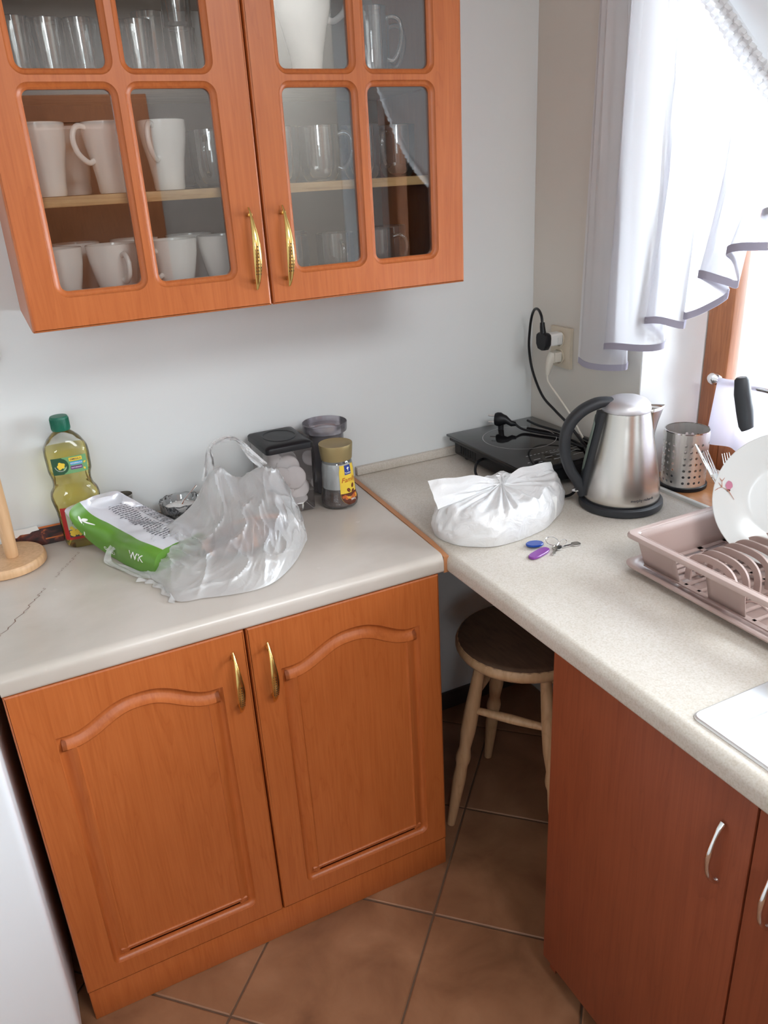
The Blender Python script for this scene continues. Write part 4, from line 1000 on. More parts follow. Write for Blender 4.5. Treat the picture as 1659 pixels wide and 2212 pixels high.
# ---- crystal sugar bowl
bw = thing('sugar_bowl', 'small cut-glass bowl of white sugar with a spoon in it', 'bowl', (-1.055, -.060, ZC))
rows = []
for r, z, fa in [(.018, .0008, 0), (.024, .003, .02), (.030, .010, .05), (.040, .024, .07), (.0465, .040, .06), (.0495, .056, .03), (.0490, .058, 0), (.0462, .054, 0), (.0420, .040, 0), (.036, .026, 0), (.026, .012, 0), (.0005, .009, 0)]:
    rows.append([(-1.055+r*(1+fa*math.cos(k*PI+z*300))*math.cos(2*PI*k/48), -.060+r*(1+fa*math.cos(k*PI+z*300))*math.sin(2*PI*k/48), ZC+z+(.0012*math.cos(k*PI/2) if z > .05 else 0)) for k in range(48)])
mb = MB().grid(rows, close_v=True); mb.f.append(tuple(range(48))); mb.m.append(0)
link('glass', mb, M['glass'], bw, ang=18)
link('sugar', MB().lathe([(.024, .0125), (.035, .027), (.0405, .040), (.030, .0425), (.015, .045), (.0005, .046)], 32, (-1.055, -.060, ZC)), M['sugar'], bw)
mb = MB().tube([(-1.055, -.060, ZC+.044), (-1.045, -.052, ZC+.052), (-1.025, -.042, ZC+.064), (-1.008, -.034, ZC+.075)], [.004, .0018, .0016, .003], 8, flat=((0, 0, 1), .5)); link('spoon', mb, M['chrome'], bw)

# ---- foil packet half inside the bag
pk = thing('foil_packet', 'crumpled green and white printed foil packet sticking out of the clear bag', 'packet', (PACK[2][2][0], PACK[2][2][1], ZC))
rws = []
for r in PACK:
    a, e = r[0], r[-1]
    low = (e[0]+.004, e[1]+.004, max(.866, a[2]+.004)); mid = ((a[0]+low[0])/2, (a[1]+low[1])/2, max(.8655, a[2]-.001))
    rws.append(list(r)+[low, mid, r[0]])
NV, NU = 49, 40
g = surf(rws, NU, NV)
for i in range(NU):
    for j in range(NV):
        p = g[i][j]; c = noise.noise((p[0]*28, p[1]*28, p[2]*28)); c2 = abs(noise.noise((p[0]*14+5, p[1]*14, p[2]*14)))
        d = (.0085*c2-.0032)+.0040*abs(c); w_ = 1 if 2 < j < NV-8 else .15
        g[i][j] = (p[0]-d*w_*.3, p[1]-d*w_*.9, max(.8646, p[2]+d*w_*.9))
mb = MB(); mb.grid(g)
k0 = 0
for i in range(NU-1):
    for j in range(NV-1):
        mb.m[i*(NV-1)+j] = 0 if j < 14 else 1
# crimped end
e0 = g[0]; cen = tuple(sum(p[i] for p in e0)/NV for i in range(3))
crimp = [(cen[0]-.012+(p[0]-cen[0])*.9, cen[1]+(p[1]-cen[1])*.35, cen[2]+.006+(p[2]-cen[2])*.5) for p in e0]
kk = len(mb.v); mb.grid([e0, crimp], 1); mb.f.append(tuple(kk+NV+j for j in range(NV-1))); mb.m.append(1)
e1 = g[-1]; kk = len(mb.v); mb.add(e1[:-1], [tuple(range(NV-1))], 0)
link('wrapper', mb, [M['green_pack'], M['foil']], pk, recalc=True, ang=60)
def pack_fn(u, v, h_):        # u along the packet 0..1, v across the white face 0..1
    fi = u*(NU-1); fj = 17+v*14; i, j = min(int(fi), NU-2), min(int(fj), NV-2); a, b_ = fi-i, fj-j
    P = lambda i_, j_: Vector(g[i_][j_])
    q = P(i, j)*(1-a)*(1-b_)+P(i+1, j)*a*(1-b_)+P(i, j+1)*(1-a)*b_+P(i+1, j+1)*a*b_
    nn = (P(min(i+1, NU-1), j)-P(i, j)).cross(P(i, j+1)-P(i, j)).normalized()
    if nn.z < 0: nn = -nn
    return tuple(q+nn*(.0009+h_))
mb = MB(); rr = random.Random(3)
for k in range(26):
    u0 = .20+.026*k; v0 = .02+.1*rr.random(); v1 = .34+.10*rr.random() if k % 3 else .40
    while v0 < v1:
        L = .03+.05*rr.random(); print_on(mb, patch(u0, u0+.0085, v0, min(v0+L, v1), 1, 3), pack_fn, .0002, 0); v0 += L+.014
for k in range(22):
    u0 = .25+.03*k; v0 = .72; 
    while v0 < .97:
        L = .03+.05*rr.random(); print_on(mb, patch(u0, u0+.0085, v0, min(v0+L, .98), 1, 3), pack_fn, .0002, 0); v0 += L+.016
for vv in (.46, .53, .60, .67): print_on(mb, patch(.34, .90, vv, vv+.006, 24, 1), pack_fn, .0003, 0)
for k in range(9): print_on(mb, patch(.34+.07*k, .345+.07*k, .46, .67, 1, 6), pack_fn, .0003, 0)
for k in range(8):
    for vv in (.485, .555, .625): print_on(mb, patch(.36+.07*k, .372+.07*k, vv, vv+.03, 1, 1), pack_fn, .0003, 0)
link('printing', mb, M['ink'], pk, smooth=False, recalc=False)
def green_fn(u, v, h_):
    fi = u*(NU-1); fj = 1+v*12; i, j = min(int(fi), NU-2), min(int(fj), NV-2); a, b_ = fi-i, fj-j
    P = lambda i_, j_: Vector(g[i_][j_])
    q = P(i, j)*(1-a)*(1-b_)+P(i+1, j)*a*(1-b_)+P(i, j+1)*(1-a)*b_+P(i+1, j+1)*a*b_
    nn = (P(i, j+1)-P(i, j)).cross(P(min(i+1, NU-1), j)-P(i, j)).normalized()
    if nn.y > 0: nn = -nn
    return tuple(q+nn*(.0009+h_))
mb = MB()
for (a, cu_, cv) in ((1.9, .19, .62), (1.35, .235, .74), (.8, .285, .70)):
    print_on(mb, ellipse(.026, .10, a-1.57, 14, cu_, cv), green_fn, .0003, 0)
print_on(mb, ([(.20, .10), (.215, .10), (.25, .55), (.24, .58)], [(0, 1, 2, 3)]), green_fn, .0003, 0)
vv_, ff_ = text('WK', .34, bold=.004)
print_on(mb, ([(x*.24+.79, y+.42) for x, y in vv_], ff_), green_fn, .0003, 0)
vv_, ff_ = text('GOLD', .15, bold=.002)
print_on(mb, ([(x*.3+.50, y+.15) for x, y in vv_], ff_), green_fn, .0003, 0)
link('printing', mb, M['white_ink'], pk, smooth=False, recalc=False)['kind'] = 'stuff'

# ---- clear carrier bag
bg = thing('carrier_bag', 'thin see-through white carrier bag lying open with one handle standing up', 'bag', (-1.0, -.3, ZC))
g2 = surf(BAG1, 150, 110)
for i in range(150):
    for j in range(110):
        p = Vector(g2[i][j]); u = i/149; v = j/109
        q_ = Vector(((p.x+1.18)*.9, (p.y+.25), (p.z-ZC)*1.3)); aa = math.atan2(q_.z-.25*q_.y, q_.x)
        fold = .0075*math.sin(aa*30+noise.noise(p*7)*6)*noise.noise(p*7+Vector((3, 1, 2)))
        cr_ = (abs(noise.noise(p*12))*.020-.005)+(abs(noise.noise(p*27+Vector((9, 0, 0))))*.010-.002)
        w_ = min(1, v*5)*min(1, (1-v)*5)
        warp = noise.noise(p*5)*.9
        rg = (1-abs(noise.noise(Vector((u*7.5+v*2.4+warp, v*2.0+u*1.1, .3))))*1.9)
        rg2 = (1-abs(noise.noise(Vector((u*5-v*3.2+warp, v*7+u*2, 4.3))))*2.2)
        rg3 = (1-abs(noise.noise(Vector((u*18-v*6+warp*3, v*6+u*5, 8.3))))*2.2)
        cr_ = cr_*.25+.009*max(rg, 0)**3+.010*max(rg2, 0)**3.5+.0035*max(rg3, 0)**3-.005
        fold *= .5
        g2[i][j] = (p.x+.0*fold, p.y-(fold+cr_)*w_*.8, max(ZC+.0012+.0006*math.sin(i*.4), p.z+(fold+cr_)*w_*.8))
# closing right-hand end
mb = MB().grid(g2); end = g2[-1]; cenp = Vector((0, 0, 0))
for p in end: cenp += Vector(p)/110
kk = len(mb.v); mb.add(list(end)+[tuple(cenp+Vector((.012, 0, 0)))], [(j, j+1, 110) for j in range(109)])
link('film', mb, M['bag'], bg)
hh = [spline([h_[0] for h_ in HAND], 44), spline([h_[1] for h_ in HAND], 44)]
rows = []
for k in range(44):
    a, b_ = Vector(hh[0][k]), Vector(hh[1][k]); r = []
    for j in range(9):
        t = j/8; r.append(tuple(a.lerp(b_, t)+Vector((0, -.004*math.sin(t*9+k*.3), 0))))
    rows.append(r)
link('bag_handle', MB().grid(rows), M['bag'], bg)
back = [[(p[0], p[1]+.006, p[2]) for p in r] for r in rows]; link('bag_handle', MB().grid(back), M['bag'], bg)
hh = [spline([h_[0] for h_ in HAND2], 40), spline([h_[1] for h_ in HAND2], 40)]
rows = [[tuple(Vector(hh[0][k]).lerp(Vector(hh[1][k]), j/5)+Vector((0, 0, .0008+.0015*math.sin(j*2.1+k*.4)))) for j in range(6)] for k in range(40)]
link('bag_handle', MB().grid(rows), M['bag'], bg)
# ruffled hem between the mouth and the front tip
rows = []
edge = spline([(-1.2038, -.3156, .866), (-1.1874, -.333, .866), (-1.1747, -.3611, .866), (-1.165, -.41, .866), (-1.1602, -.45, .866)], 60)
for k, p in enumerate(edge): rows.append([(p[0]-.010*t-.004*math.sin(k*.5)*t, p[1]-.006*t, ZC+.0022+.007*math.sin(t*PI)*(.6+.4*math.sin(k*.42))) for t in (0, .25, .5, .75, 1)])
link('ruffle', MB().grid(rows), M['bag'], bg)
fd = thing('food_package', 'brownish-orange wrapped bread lying inside the see-through carrier bag', 'food', (-.985, -.33, ZC))
rows = []
for k in range(25):
    t = k/24; s_ = max(.02, math.sin(PI*t))**.4; c = Vector((-1.065+.205*t, -.318+.085*t, ZC+.003))
    ax_ = Vector((-.45, .89, 0))
    rows.append([tuple(c+ax_*(.060*s_*math.cos(a))+Vector((0, 0, (.0245+.0245*s_*math.copysign(abs(math.sin(a))**.8, math.sin(a)))*1.0-.0))) for a in [2*PI*j/28 for j in range(28)]])
link('loaf', MB().grid(rows, close_v=True), M['food'], fd)

# ---- smoky canister with the black lid and its paper pads
cn = thing('square_canister', 'smoky clear square canister with a black lid full of round paper pads', 'canister', (-.8075, -.0925, ZC))
qx0, qx1, qy0, qy1 = -.860, -.755, -.166, -.028
mb = MB(); rows = []
for ins, z in ((0.004, .0010), (0, .004), (-.001, .10), (-.0025, .150), (-.004, .155), (-.004, .160)):
    rows.append([(x, y, ZC+z) for x, y in rrect(qx0+ins, qx1-ins, qy0+ins, qy1-ins, .008, 4)])
mb.grid(rows, close_v=True); n_ = len(rows[0]); mb.f.append(tuple(range(n_))); mb.m.append(0)
link('box', mb, M['smoke'], cn)
mb = MB(); rows = []
for ins, z in ((-.0035, .1585), (-.0055, .1595), (-.0055, .171), (-.003, .1745), (.008, .1780), (.016, .1785)):
    rows.append([(x, y, ZC+z) for x, y in rrect(qx0+ins, qx1-ins, qy0+ins, qy1-ins, .009, 4)])
mb.grid(rows, close_v=True); mb.f += [tuple(range(n_)), tuple(range(5*n_, 6*n_))]; mb.m += [0, 0]
lid = link('lid', mb, M['black'], cn)
link('lid_ring', MB().lathe([(.0375, .1786), (.0385, .1798), (.0395, .1786)], 48, (-.8075, -.097, ZC), cap0=False, cap1=False, sx=1, sy=1.2), M['black_soft'], cn)
rr = random.Random(11)
pads = [(-.800, -.12, .010, 4, 0), (-.815, -.08, .012, 0, 3), (-.795, -.14, .022, 8, -4), (-.825, -.10, .028, 30, 10), (-.788, -.105, .034, 18, -16), (-.785, -.132, .048, 62, 8), (-.822, -.13, .052, 55, -18), (-.800, -.100, .060, 70, 14), (-.795, -.144, .078, 80, 4), (-.830, -.145, .082, 78, -10), (-.822, -.075, .070, 40, 20), (-.800, -.118, .098, 76, 26), (-.830, -.10, .105, 82, -20), (-.788, -.085, .100, 66, 40), (-.812, -.055, .108, 70, -34)]
pad0 = None
for k, (x, y, z, ta, tb) in enumerate(pads):
    if pad0 is None:
        rows = []
        for r, zz in ((.0005, -.0045), (.018, -.0042), (.0245, -.0012), (.0285, -.0004), (.0285, .0004), (.0245, .0016), (.018, .0045), (.0005, .0052)):
            rows.append([(r*math.cos(2*PI*j/28), r*math.sin(2*PI*j/28), zz+.0006*math.sin(j*1.7)*(r > .02)) for j in range(28)])
        pad0 = link('coffee_pad', MB().grid(rows, close_v=True), M['felt'], ang=80); o = pad0
    else: o = pad0.copy(); COL.objects.link(o)
    o.location = (x, y, ZC+z+.006); o.rotation_euler = (math.radians(ta), math.radians(tb), (rr.random()-.5)*.8-.2)
    tag(o, 'round white paper pad heaped inside the smoky square canister', 'coffee pad', 'round paper pads inside the square canister')

# ---- round canister at the back
rc = thing('round_canister', 'round canister with dark contents and a clear lid behind the coffee jar', 'canister', (-.674, -.060, ZC))
link('jar', MB().lathe([(.040, .0008), (.044, .003), (.0455, .008), (.0455, .150), (.0465, .157)], 40, (-.674, -.060, ZC), cap1=False), M['lilac_plastic'], rc)
link('contents', MB().lathe([(.0405, .004), (.0442, .008), (.0442, .150), (.0005, .152)], 32, (-.674, -.060, ZC)), M['dark_grounds'], rc)
link('lid', MB().lathe([(.0470, .1575), (.0545, .159), (.0555, .163), (.0565, .180), (.0550, .181), (.0525, .168), (.040, .1665), (.0005, .166)], 48, (-.674, -.060, ZC), cap0=True), M['lilac_plastic'], rc)

# ---- coffee jar
JX, JY = -.692, -.166
cj = thing('coffee_jar', 'glass jar of instant coffee with a gold lid and yellow label', 'jar', (JX, JY, ZC))
jp = [(.032, .0008), (.040, .002), (.0445, .006), (.0458, .014), (.0450, .022), (.0418, .034), (.0402, .048), (.0392, .07), (.0385, .095), (.0365, .112), (.034, .118)]
def jr(z):
    for a, b_ in zip(jp, jp[1:]):
        if z <= b_[1]: t = (z-a[1])/(b_[1]-a[1]); return a[0]+(b_[0]-a[0])*max(0, t)
    return jp[-1][0]
link('glass', MB().lathe(jp, 48, (JX, JY, ZC), cap1=False), M['glass'], cj)
link('coffee', MB().lathe([(.029, .005), (.039, .0065), (.0430, .014), (.0400, .0345), (.032, .040), (.0005, .033)], 40, (JX, JY, ZC)), M['coffee'], cj)
link('lid', MB().lathe([(.0350, .1185), (.0372, .1195), (.0392, .138), (.0408, .1555), (.0404, .1572), (.0390, .1565), (.0005, .1560)], 48, (JX, JY, ZC)), M['gold'], cj)
link('paper_seal', MB().lathe([(.0392, .050), (.0377, .092), (.0352, .112)], 40, (JX, JY, ZC), cap0=False, cap1=False), M['paper'], cj)
def jf(a0, z0):
    def f(u, v, h_):
        z = z0+v; r = jr(z)+.0004+h_; a = math.radians(a0)+u/.0385; return (JX+r*math.cos(a), JY+r*math.sin(a), ZC+z)
    return f
F = jf(-72, .068); mb = MB(); sh = []
pts = []
for j in range(15):
    v = .042-.098*j/14; half = .0235 if v < .034 else .0215
    if v < -.030: half *= math.sqrt(max(0.02, 1-((-.030-v)/.0275)**2))
    pts.append((v, half))
V_, F_ = [], []
for v, half in pts: V_ += [(half*(2*i/10-1), v) for i in range(11)]
F_ = [(r*11+i, r*11+i+1, (r+1)*11+i+1, (r+1)*11+i) for r in range(14) for i in range(10)]
print_on(mb, (V_, F_), F, .0002, 0)
V2 = [(x*(.98), y) for x, y in V_[11*10:]]; F2 = [(r*11+i, r*11+i+1, (r+1)*11+i+1, (r+1)*11+i) for r in range(4) for i in range(10)]
print_on(mb, (V2, F2), F, .0004, 4)
print_on(mb, patch(-.010, .0085, .018, .0415, 4, 4), F, .0004, 1)
print_on(mb, text('Tchibo', .0062, bold=.0001), F, .0007, 2, -.0008, .0225)
print_on(mb, ellipse(.0036, .0024, .3, 12, 0, .034), F, .0007, 2); print_on(mb, patch(-.001, .0008, .0275, .033, 1, 1), F, .0007, 2)
print_on(mb, text('Family', .0165, shear=.25, bold=.0002), F, .0006, 3, .001, .005)
for cx, cy, a in ((.010, -.012, 1.2), (-.003, -.021, 2.2), (.009, -.026, .7)):
    print_on(mb, ellipse(.0058, .0042, a, 14, cx, cy), F, .0006, 4); print_on(mb, ellipse(.0050, .0006, a, 8, cx, cy), F, .0009, 3)
rr = random.Random(5)
for k in range(26): print_on(mb, ellipse(.0036, .0028, rr.random()*3, 8, (rr.random()*2-1)*.0185, -.034-.008*rr.random()), F, .0006+.00003*k, 3 if k % 3 else 5)
print_on(mb, text('200 g', .0055, bold=.0001), F, .0018, 2, .004, -.044)
link('label', mb, [M['yellow'], M['blue'], M['white_ink'], M['rust'], M['bean'], M['yellow_deep']], cj, smooth=False, recalc=False)

# ================================================================== THINGS ON THE RIGHT WORKTOP
# ---- knotted white bag
KB = thing('knotted_bag', 'bulging white plastic bag tied in a knot with a box inside', 'bag', (-.42, -.47, ZC))
fpz = [(-.572, -.424), (-.590, -.463), (-.585, -.505), (-.566, -.540), (-.520, -.574), (-.475, -.580), (-.430, -.576), (-.367, -.560), (-.318, -.530), (-.275, -.500), (-.240, -.455), (-.235, -.415), (-.262, -.385), (-.33, -.372), (-.42, -.368), (-.51, -.384)]
n0 = len(fpz); ang_n = 144
fpo = [cr(fpz[(int(t)-1) % n0], fpz[int(t) % n0], fpz[(int(t)+1) % n0], fpz[(int(t)+2) % n0], t-int(t)) for t in [k*n0/ang_n for k in range(ang_n)]]
kn = Vector((-.413, -.455, ZC+.086))
rows = []
NR = 40
for i in range(NR):
    t = i/(NR-1); row = []
    for k, (x, y) in enumerate(fpo):
        a = 2*PI*k/ang_n; dx, dy = x-kn.x, y-kn.y
        # radial profile: bulge out just above the counter, shoulder, then drawn in to the knot
        if t < .38: q = t/.38; rad = 1+.045*math.sin(PI*q)-.05*q; z = .0015+.058*q
        elif t < .55: q = (t-.38)/.17; rad = .95-.11*q; z = .0595+.016*math.sin(q*PI/2)
        else: q = (t-.55)/.45; rad = .84*(1-q)**1.1+.022; z = .0755+.003*q+.008*q**3
        env = math.sin(PI*min(1, max(0, (t-.30)/.70)))**.8 if t > .3 else 0
        pleat = math.sin(a*17+2*math.sin(a*3))+.6*math.sin(a*29+1.3)
        z += .0040*pleat*env*(1-.3*t)+.010*(abs(noise.noise((x*16, y*16, t*4)))-.2)*min(1, t*4)
        rad *= 1+(.05*(.25-abs(noise.noise((a*3.2, t*4, 1.7))))+.03*(.2-abs(noise.noise((a*7, t*9, 5)))))*min(1, t*5)+(.02*math.sin(a*23)*env*.5)
        row.append((kn.x+dx*rad, kn.y+dy*rad, ZC+max(z, .0012)))
    rows.append(row)
mb = MB().grid(rows, close_v=True); mb.f.append(tuple((NR-1)*ang_n+k for k in range(ang_n))); mb.m.append(0)
link('body', mb, M['bag_thick'], KB, ang=80)
mb = MB(); rows = []
for i in range(13):
    t = i/12; row = []
    for j in range(24):
        a = 2*PI*j/24; r = .0125*(1-.45*math.sin(PI*t))+.004*math.sin(a*5+t*6)*(.3+t)
        row.append((kn.x+r*math.cos(a)+.004*t, kn.y+r*math.sin(a), kn.z-.012+.030*t))
    rows.append(row)
link('knot', MB().grid(rows, close_v=True), M['bag_thick'], KB, ang=80)
def ear(p_in, tip_hi, tip_lo, name='bag_ear'):
    rows = []
    for i in range(22):
        t = i/21; row = []
        for j in range(16):
            v = j/15; tip = Vector(tip_hi).lerp(Vector(tip_lo), v); base = Vector(p_in)+Vector((0, 0, .010-.016*v))
            p = base.lerp(tip, t); p += Vector((0, -.010*math.sin(v*PI)*math.sin(PI*t), .006*math.sin(PI*t)*(1-v)))
            p += Vector((.0, .0035, .0022))*math.sin(v*17+t*3)*(1-t*.5); p += Vector((0, 0, .004))*noise.noise((t*4, v*4, 9))
            row.append(tuple(p))
        rows.append(row)
    return link(name, MB().grid(rows), M['bag_thick'], KB, ang=80)
ear(kn, (-.583, -.420, ZC+.116), (-.592, -.480, ZC+.070)); ear(kn, (-.245, -.415, ZC+.090), (-.255, -.462, ZC+.045))
bxo = link('takeaway_box', MB().box(-.53, -.315, -.535, -.39, ZC+.0025, ZC+.060, b=.006), M['paper'])
tag(bxo, 'square box showing faintly through the knotted white bag', 'box')

# ---- keys
ky = thing('key_bunch', 'bunch of small keys with one blue and one purple fob', 'keys', (-.42, -.64, ZC))
def flat(poly, z0, z1, m, nm, parent, edge=.0012):
    mb = MB(); rows = [[(*p, ZC+z0) for p in inset(poly, edge)], [(*p, ZC+z0+edge) for p in poly], [(*p, ZC+z1-edge) for p in poly], [(*p, ZC+z1) for p in inset(poly, edge)]]
    n_ = len(poly); mb.grid(rows, close_v=True); mb.f += [tuple(range(n_)), tuple(range(3*n_, 4*n_))]; mb.m += [0, 0]
    return link(nm, mb, m, parent)
def oval(c, ax_, rx, ry, n=28, p=2.0):
    ax_ = Vector(ax_).normalized(); nr = Vector((-ax_.y, ax_.x)); o_ = []
    for k in range(n):
        a = 2*PI*k/n; q = Vector(c)+ax_*rx*math.copysign(abs(math.cos(a))**(2/p), math.cos(a))+nr*ry*math.copysign(abs(math.sin(a))**(2/p), math.sin(a)); o_.append((q.x, q.y))
    return o_
def unproj(pts): return pts
flat(oval((-.441, -.620), (.93, -.30), .0190, .0135), .004, .0090, M['blue_fob'], 'blue_fob', ky)
flat(oval((-.456, -.656), (.95, .30), .0300, .0115, p=3), .0008, .0062, M['purple_fob'], 'purple_fob', ky)
kb = MB().tube([(-.405+.0135*math.cos(2*PI*k/32), -.632+.0135*math.sin(2*PI*k/32), ZC+.0085+.004*math.sin(2*PI*k/32)) for k in range(33)], .0009, 8); link('split_ring', kb, M['chrome'], ky)
kb = MB().tube([(-.389+.007*math.cos(2*PI*k/24), -.648+.009*math.sin(2*PI*k/24), ZC+.0075+.0045*math.cos(2*PI*k/24)) for k in range(25)], .0008, 8); link('split_ring', kb, M['chrome'], ky)
for c, ax_, z in (((-.417, -.661), (.72, .55), .0022), ((-.375, -.657), (.85, -.1), .0012)):
    a = Vector(ax_).normalized(); nr = Vector((-a.y, a.x)); C0 = Vector(c)
    bl = [C0+a*s_+nr*t for s_, t in ((-.022, -.002), (-.016, -.0035), (-.012, -.002), (-.008, -.0035), (-.004, -.002), (.004, -.0027), (.004, .0027), (-.022, .0027))]
    mb = MB().prism([tuple(p) for p in bl], ZC+z, ZC+z+.0018)
    mb.prism(oval(tuple(C0+a*.012), ax_, .0095, .0085, 20, 3), ZC+z, ZC+z+.0020); link('key', mb, M['chrome'], ky)

# ---- dish drainer
DX0, DX1, DY0, DY1 = -.347, -.035, -.808, -1.235
dr = thing('dish_drainer', 'dusty pink plastic dish drainer basket standing in its matching tray', 'drainer', (-.19, -1.02, ZC))
mb = MB(); rows = []
def rr2(i, z, r=.022): return [(x, y, ZC+z) for x, y in rrect(DX0+i, DX1-i, DY1+i, DY0-i, r, 6)]
for i, z in ((.012, .0008), (-.003, .012), (-.006, .0145), (-.015, .0150), (-.0165, .0185), (-.012, .0205), (-.006, .0195), (-.002, .0165), (.016, .0040)): rows.append(rr2(i, z, .028))
mb.grid(rows, close_v=True); n_ = len(rows[0]); mb.f += [tuple(range(n_)), tuple(range(8*n_, 9*n_))]; mb.m += [0, 0]
link('drip_tray', mb, M['pink_plastic'], dr)
# basket walls; the front wall (towards the room) and the far one carry an open notch
zt, zb = .082, .012
def wall_pt(side, s_, z, off):
    """side 0 front (x low), 1 right end, 2 back (x high), 3 left end; s_ runs 0..1 along it"""
    f = (zt-z)/(zt-zb); i = .002+.016*f+off
    x0, x1, y0, y1 = DX0+i, DX1-i, DY0-i, DY1+i
    if side == 0: return (x0, y0+(y1-y0)*s_, ZC+z)
    if side == 1: return (x0+(x1-x0)*s_, y1, ZC+z)
    if side == 2: return (x1, y1+(y0-y1)*s_, ZC+z)
    return (x1+(x0-x1)*s_, y0, ZC+z)
mb = MB(); zz = [zb, .030, .050, .066, zt]
N = 40
for side in range(4):
    L = (DY0-DY1) if side in (0, 2) else (DX1-DX0)
    for k in range(N):
        for zi in range(4):
            s0, s1 = k/N, (k+1)/N
            if side in (0, 2) and zi < 3 and (.225 <= s0 < .40 or .60 <= s0 < .775): continue
            a, b_, c, d = wall_pt(side, s0, zz[zi], 0), wall_pt(side, s1, zz[zi], 0), wall_pt(side, s1, zz[zi+1], 0), wall_pt(side, s0, zz[zi+1], 0)
            mb.add([a, b_, c, d], [(0, 1, 2, 3)])
bm = bmesh.new(); vs = [bm.verts.new(v) for v in mb.v]
for f in mb.f: bm.faces.new([vs[i] for i in f])
bmesh.ops.remove_doubles(bm, verts=bm.verts, dist=.00005)
mb = MB().bm(bm); o = link('basket_wall', mb, M['pink_plastic'], dr); solid(o, .0022, 0)
rows = []
for i, z in ((.003, .0795), (.0015, .0815), (-.004, .083), (-.012, .0825), (-.0145, .079), (-.0145, .0745), (-.0125, .0735), (-.0115, .0785), (-.004, .0800), (.000, .0785)): rows.append(rr2(i, z, .018))
rows.append(rows[0]); link('rim', MB().grid(rows, close_v=True), M['pink_plastic'], dr)
# floor grid of the basket with long slots
bars = MB(); fz0, fz1 = .0150, .0175
ix0, ix1, iy0, iy1 = DX0+.018, DX1-.018, DY0-.018, DY1+.018
for y in (iy0-.004, iy0-.024, iy0-.040, iy0-.056, iy0-.076): bars.box(ix0, ix1, y-.0035-.002, y+.0035+.002, ZC+fz0, ZC+fz1)
for x in [ix0+(ix1-ix0)*k/4 for k in range(5)]: bars.box(x-.006, x+.006, iy1, iy0, ZC+fz0, ZC+fz1)
for k in range(9): y = iy0-.10-.030*k; bars.box(ix0, ix1, y-.003, y+.003, ZC+fz0, ZC+fz1)
o = link('floor_slats', bars, M['pink_plastic'], dr, smooth=False); o['kind'] = 'stuff'
for k in range(9):
    x = ix0+.022+.0285*k; mb = MB(); pts = []
    ya, yb, zc_ = iy0-.085, iy0-.190, .074
    for q in range(25):
        t = q/24; a = PI*t; pts.append((x, (ya+yb)/2+(ya-yb)/2*math.copysign(abs(math.cos(a))**.75, math.cos(a)), ZC+fz1+(zc_-fz1)*math.sin(a)**.55))
    rows = []
    for q, p in enumerate(pts):
        t = (Vector(pts[min(q+1, 24)])-Vector(pts[max(q-1, 0)])).normalized(); nr = Vector((0, -t.z, t.y))
        rows.append([tuple(Vector(p)+Vector((sx_*.0016, 0, 0))+nr*h_) for sx_, h_ in ((-1.4, -.0065), (1.4, -.0065), (1.4, .0065), (-1.4, .0065))])
    mb.grid(rows, close_v=True)
    link('rib', mb, M['pink_plastic'], dr, ang=40)
    yc = iy0-.24
    if k % 2 == 0: link('low_rib', MB().tube([(x, yc-.03*math.cos(PI*q/10), ZC+fz1+.022*math.sin(PI*q/10)) for q in range(11)], .0022, 6), M['pink_plastic'], dr)

# ---- plate with a rose sprig
PC = Vector((-.1167, -.9487, 1.0056)); PN = Vector((-.7246, -.6038, .3321)).normalized(); PR = .1272
pe1 = PN.cross(Vector((0, 0, 1))).normalized(); pe2 = pe1.cross(PN).normalized()
if pe2.z < 0: pe2 = -pe2
# pe1 points to the picture's left or right; make it the camera's left
if pe1.dot(Vector((-.895, .446, 0))) < 0: pe1 = -pe1
pt = thing('dinner_plate', 'white porcelain plate with a pink rosebud sprig leaning in the drainer', 'plate', tuple(PC-pe2*PR))
def pdisc(r, a, h_): return tuple(PC+pe1*(r*math.cos(a))+pe2*(r*math.sin(a))+PN*h_)
rows = [[pdisc(r, 2*PI*k/72, h_) for k in range(72)] for r, h_ in ((.0005, -.0170), (.060, -.0168), (.072, -.0155), (.080, -.0115), (.087, -.0085), (.105, -.0045), (.122, -.0008), (.1262, .0002), (PR, -.0008), (.1262, -.0024), (.105, -.0080), (.085, -.0130), (.075, -.0190), (.060, -.0205), (.056, -.0235), (.052, -.0205), (.0005, -.0205))]
link('glaze', MB().grid(rows, close_v=True), M['plate'], pt)
def pf(u, v, h_): r = math.hypot(u, v); hh_ = -.0045+(r-.105)*.218 if r > .087 else -.0085; return tuple(PC+pe1*u+pe2*v+PN*(hh_+.0012+h_))
mb = MB()
def sprig(cx, cy, k=1.0):
    for (x, y, rx, ry, a, m_) in ((0, 0, .0088, .0055, 1.5, 0), (-.003, .002, .0065, .0030, 1.2, 0), (.003, .003, .0065, .0026, 1.9, 0), (0, -.009, .0035, .0030, 0, 2)):
        print_on(mb, ellipse(rx, ry, a, 12, cx+x, cy+y), pf, .0003+.0001*abs(x*100), m_)
    for (x0, y0, x1, y1) in ((0, -.010, -.012, -.026), (0, -.010, .012, -.004), (.012, -.004, .019, .004), (.012, -.004, .020, -.008), (.012, -.004, .013, .007), (.013, .007, .018, .013), (.013, .007, .009, .014), (.019, -.008, .024, -.012)):
        d = Vector((x1-x0, y1-y0)).normalized(); n2 = Vector((-d.y, d.x))*.0008
        print_on(mb, ([(cx+x0+n2.x, cy+y0+n2.y), (cx+x0-n2.x, cy+y0-n2.y), (cx+x1-n2.x*.4, cy+y1-n2.y*.4), (cx+x1+n2.x*.4, cy+y1+n2.y*.4)], [(0, 1, 2, 3)]), pf, .0005, 1)
sprig(.100, .018)
link('painted_sprig', mb, [M['pink'], M['stem'], M['bean']], pt, smooth=False, recalc=False)

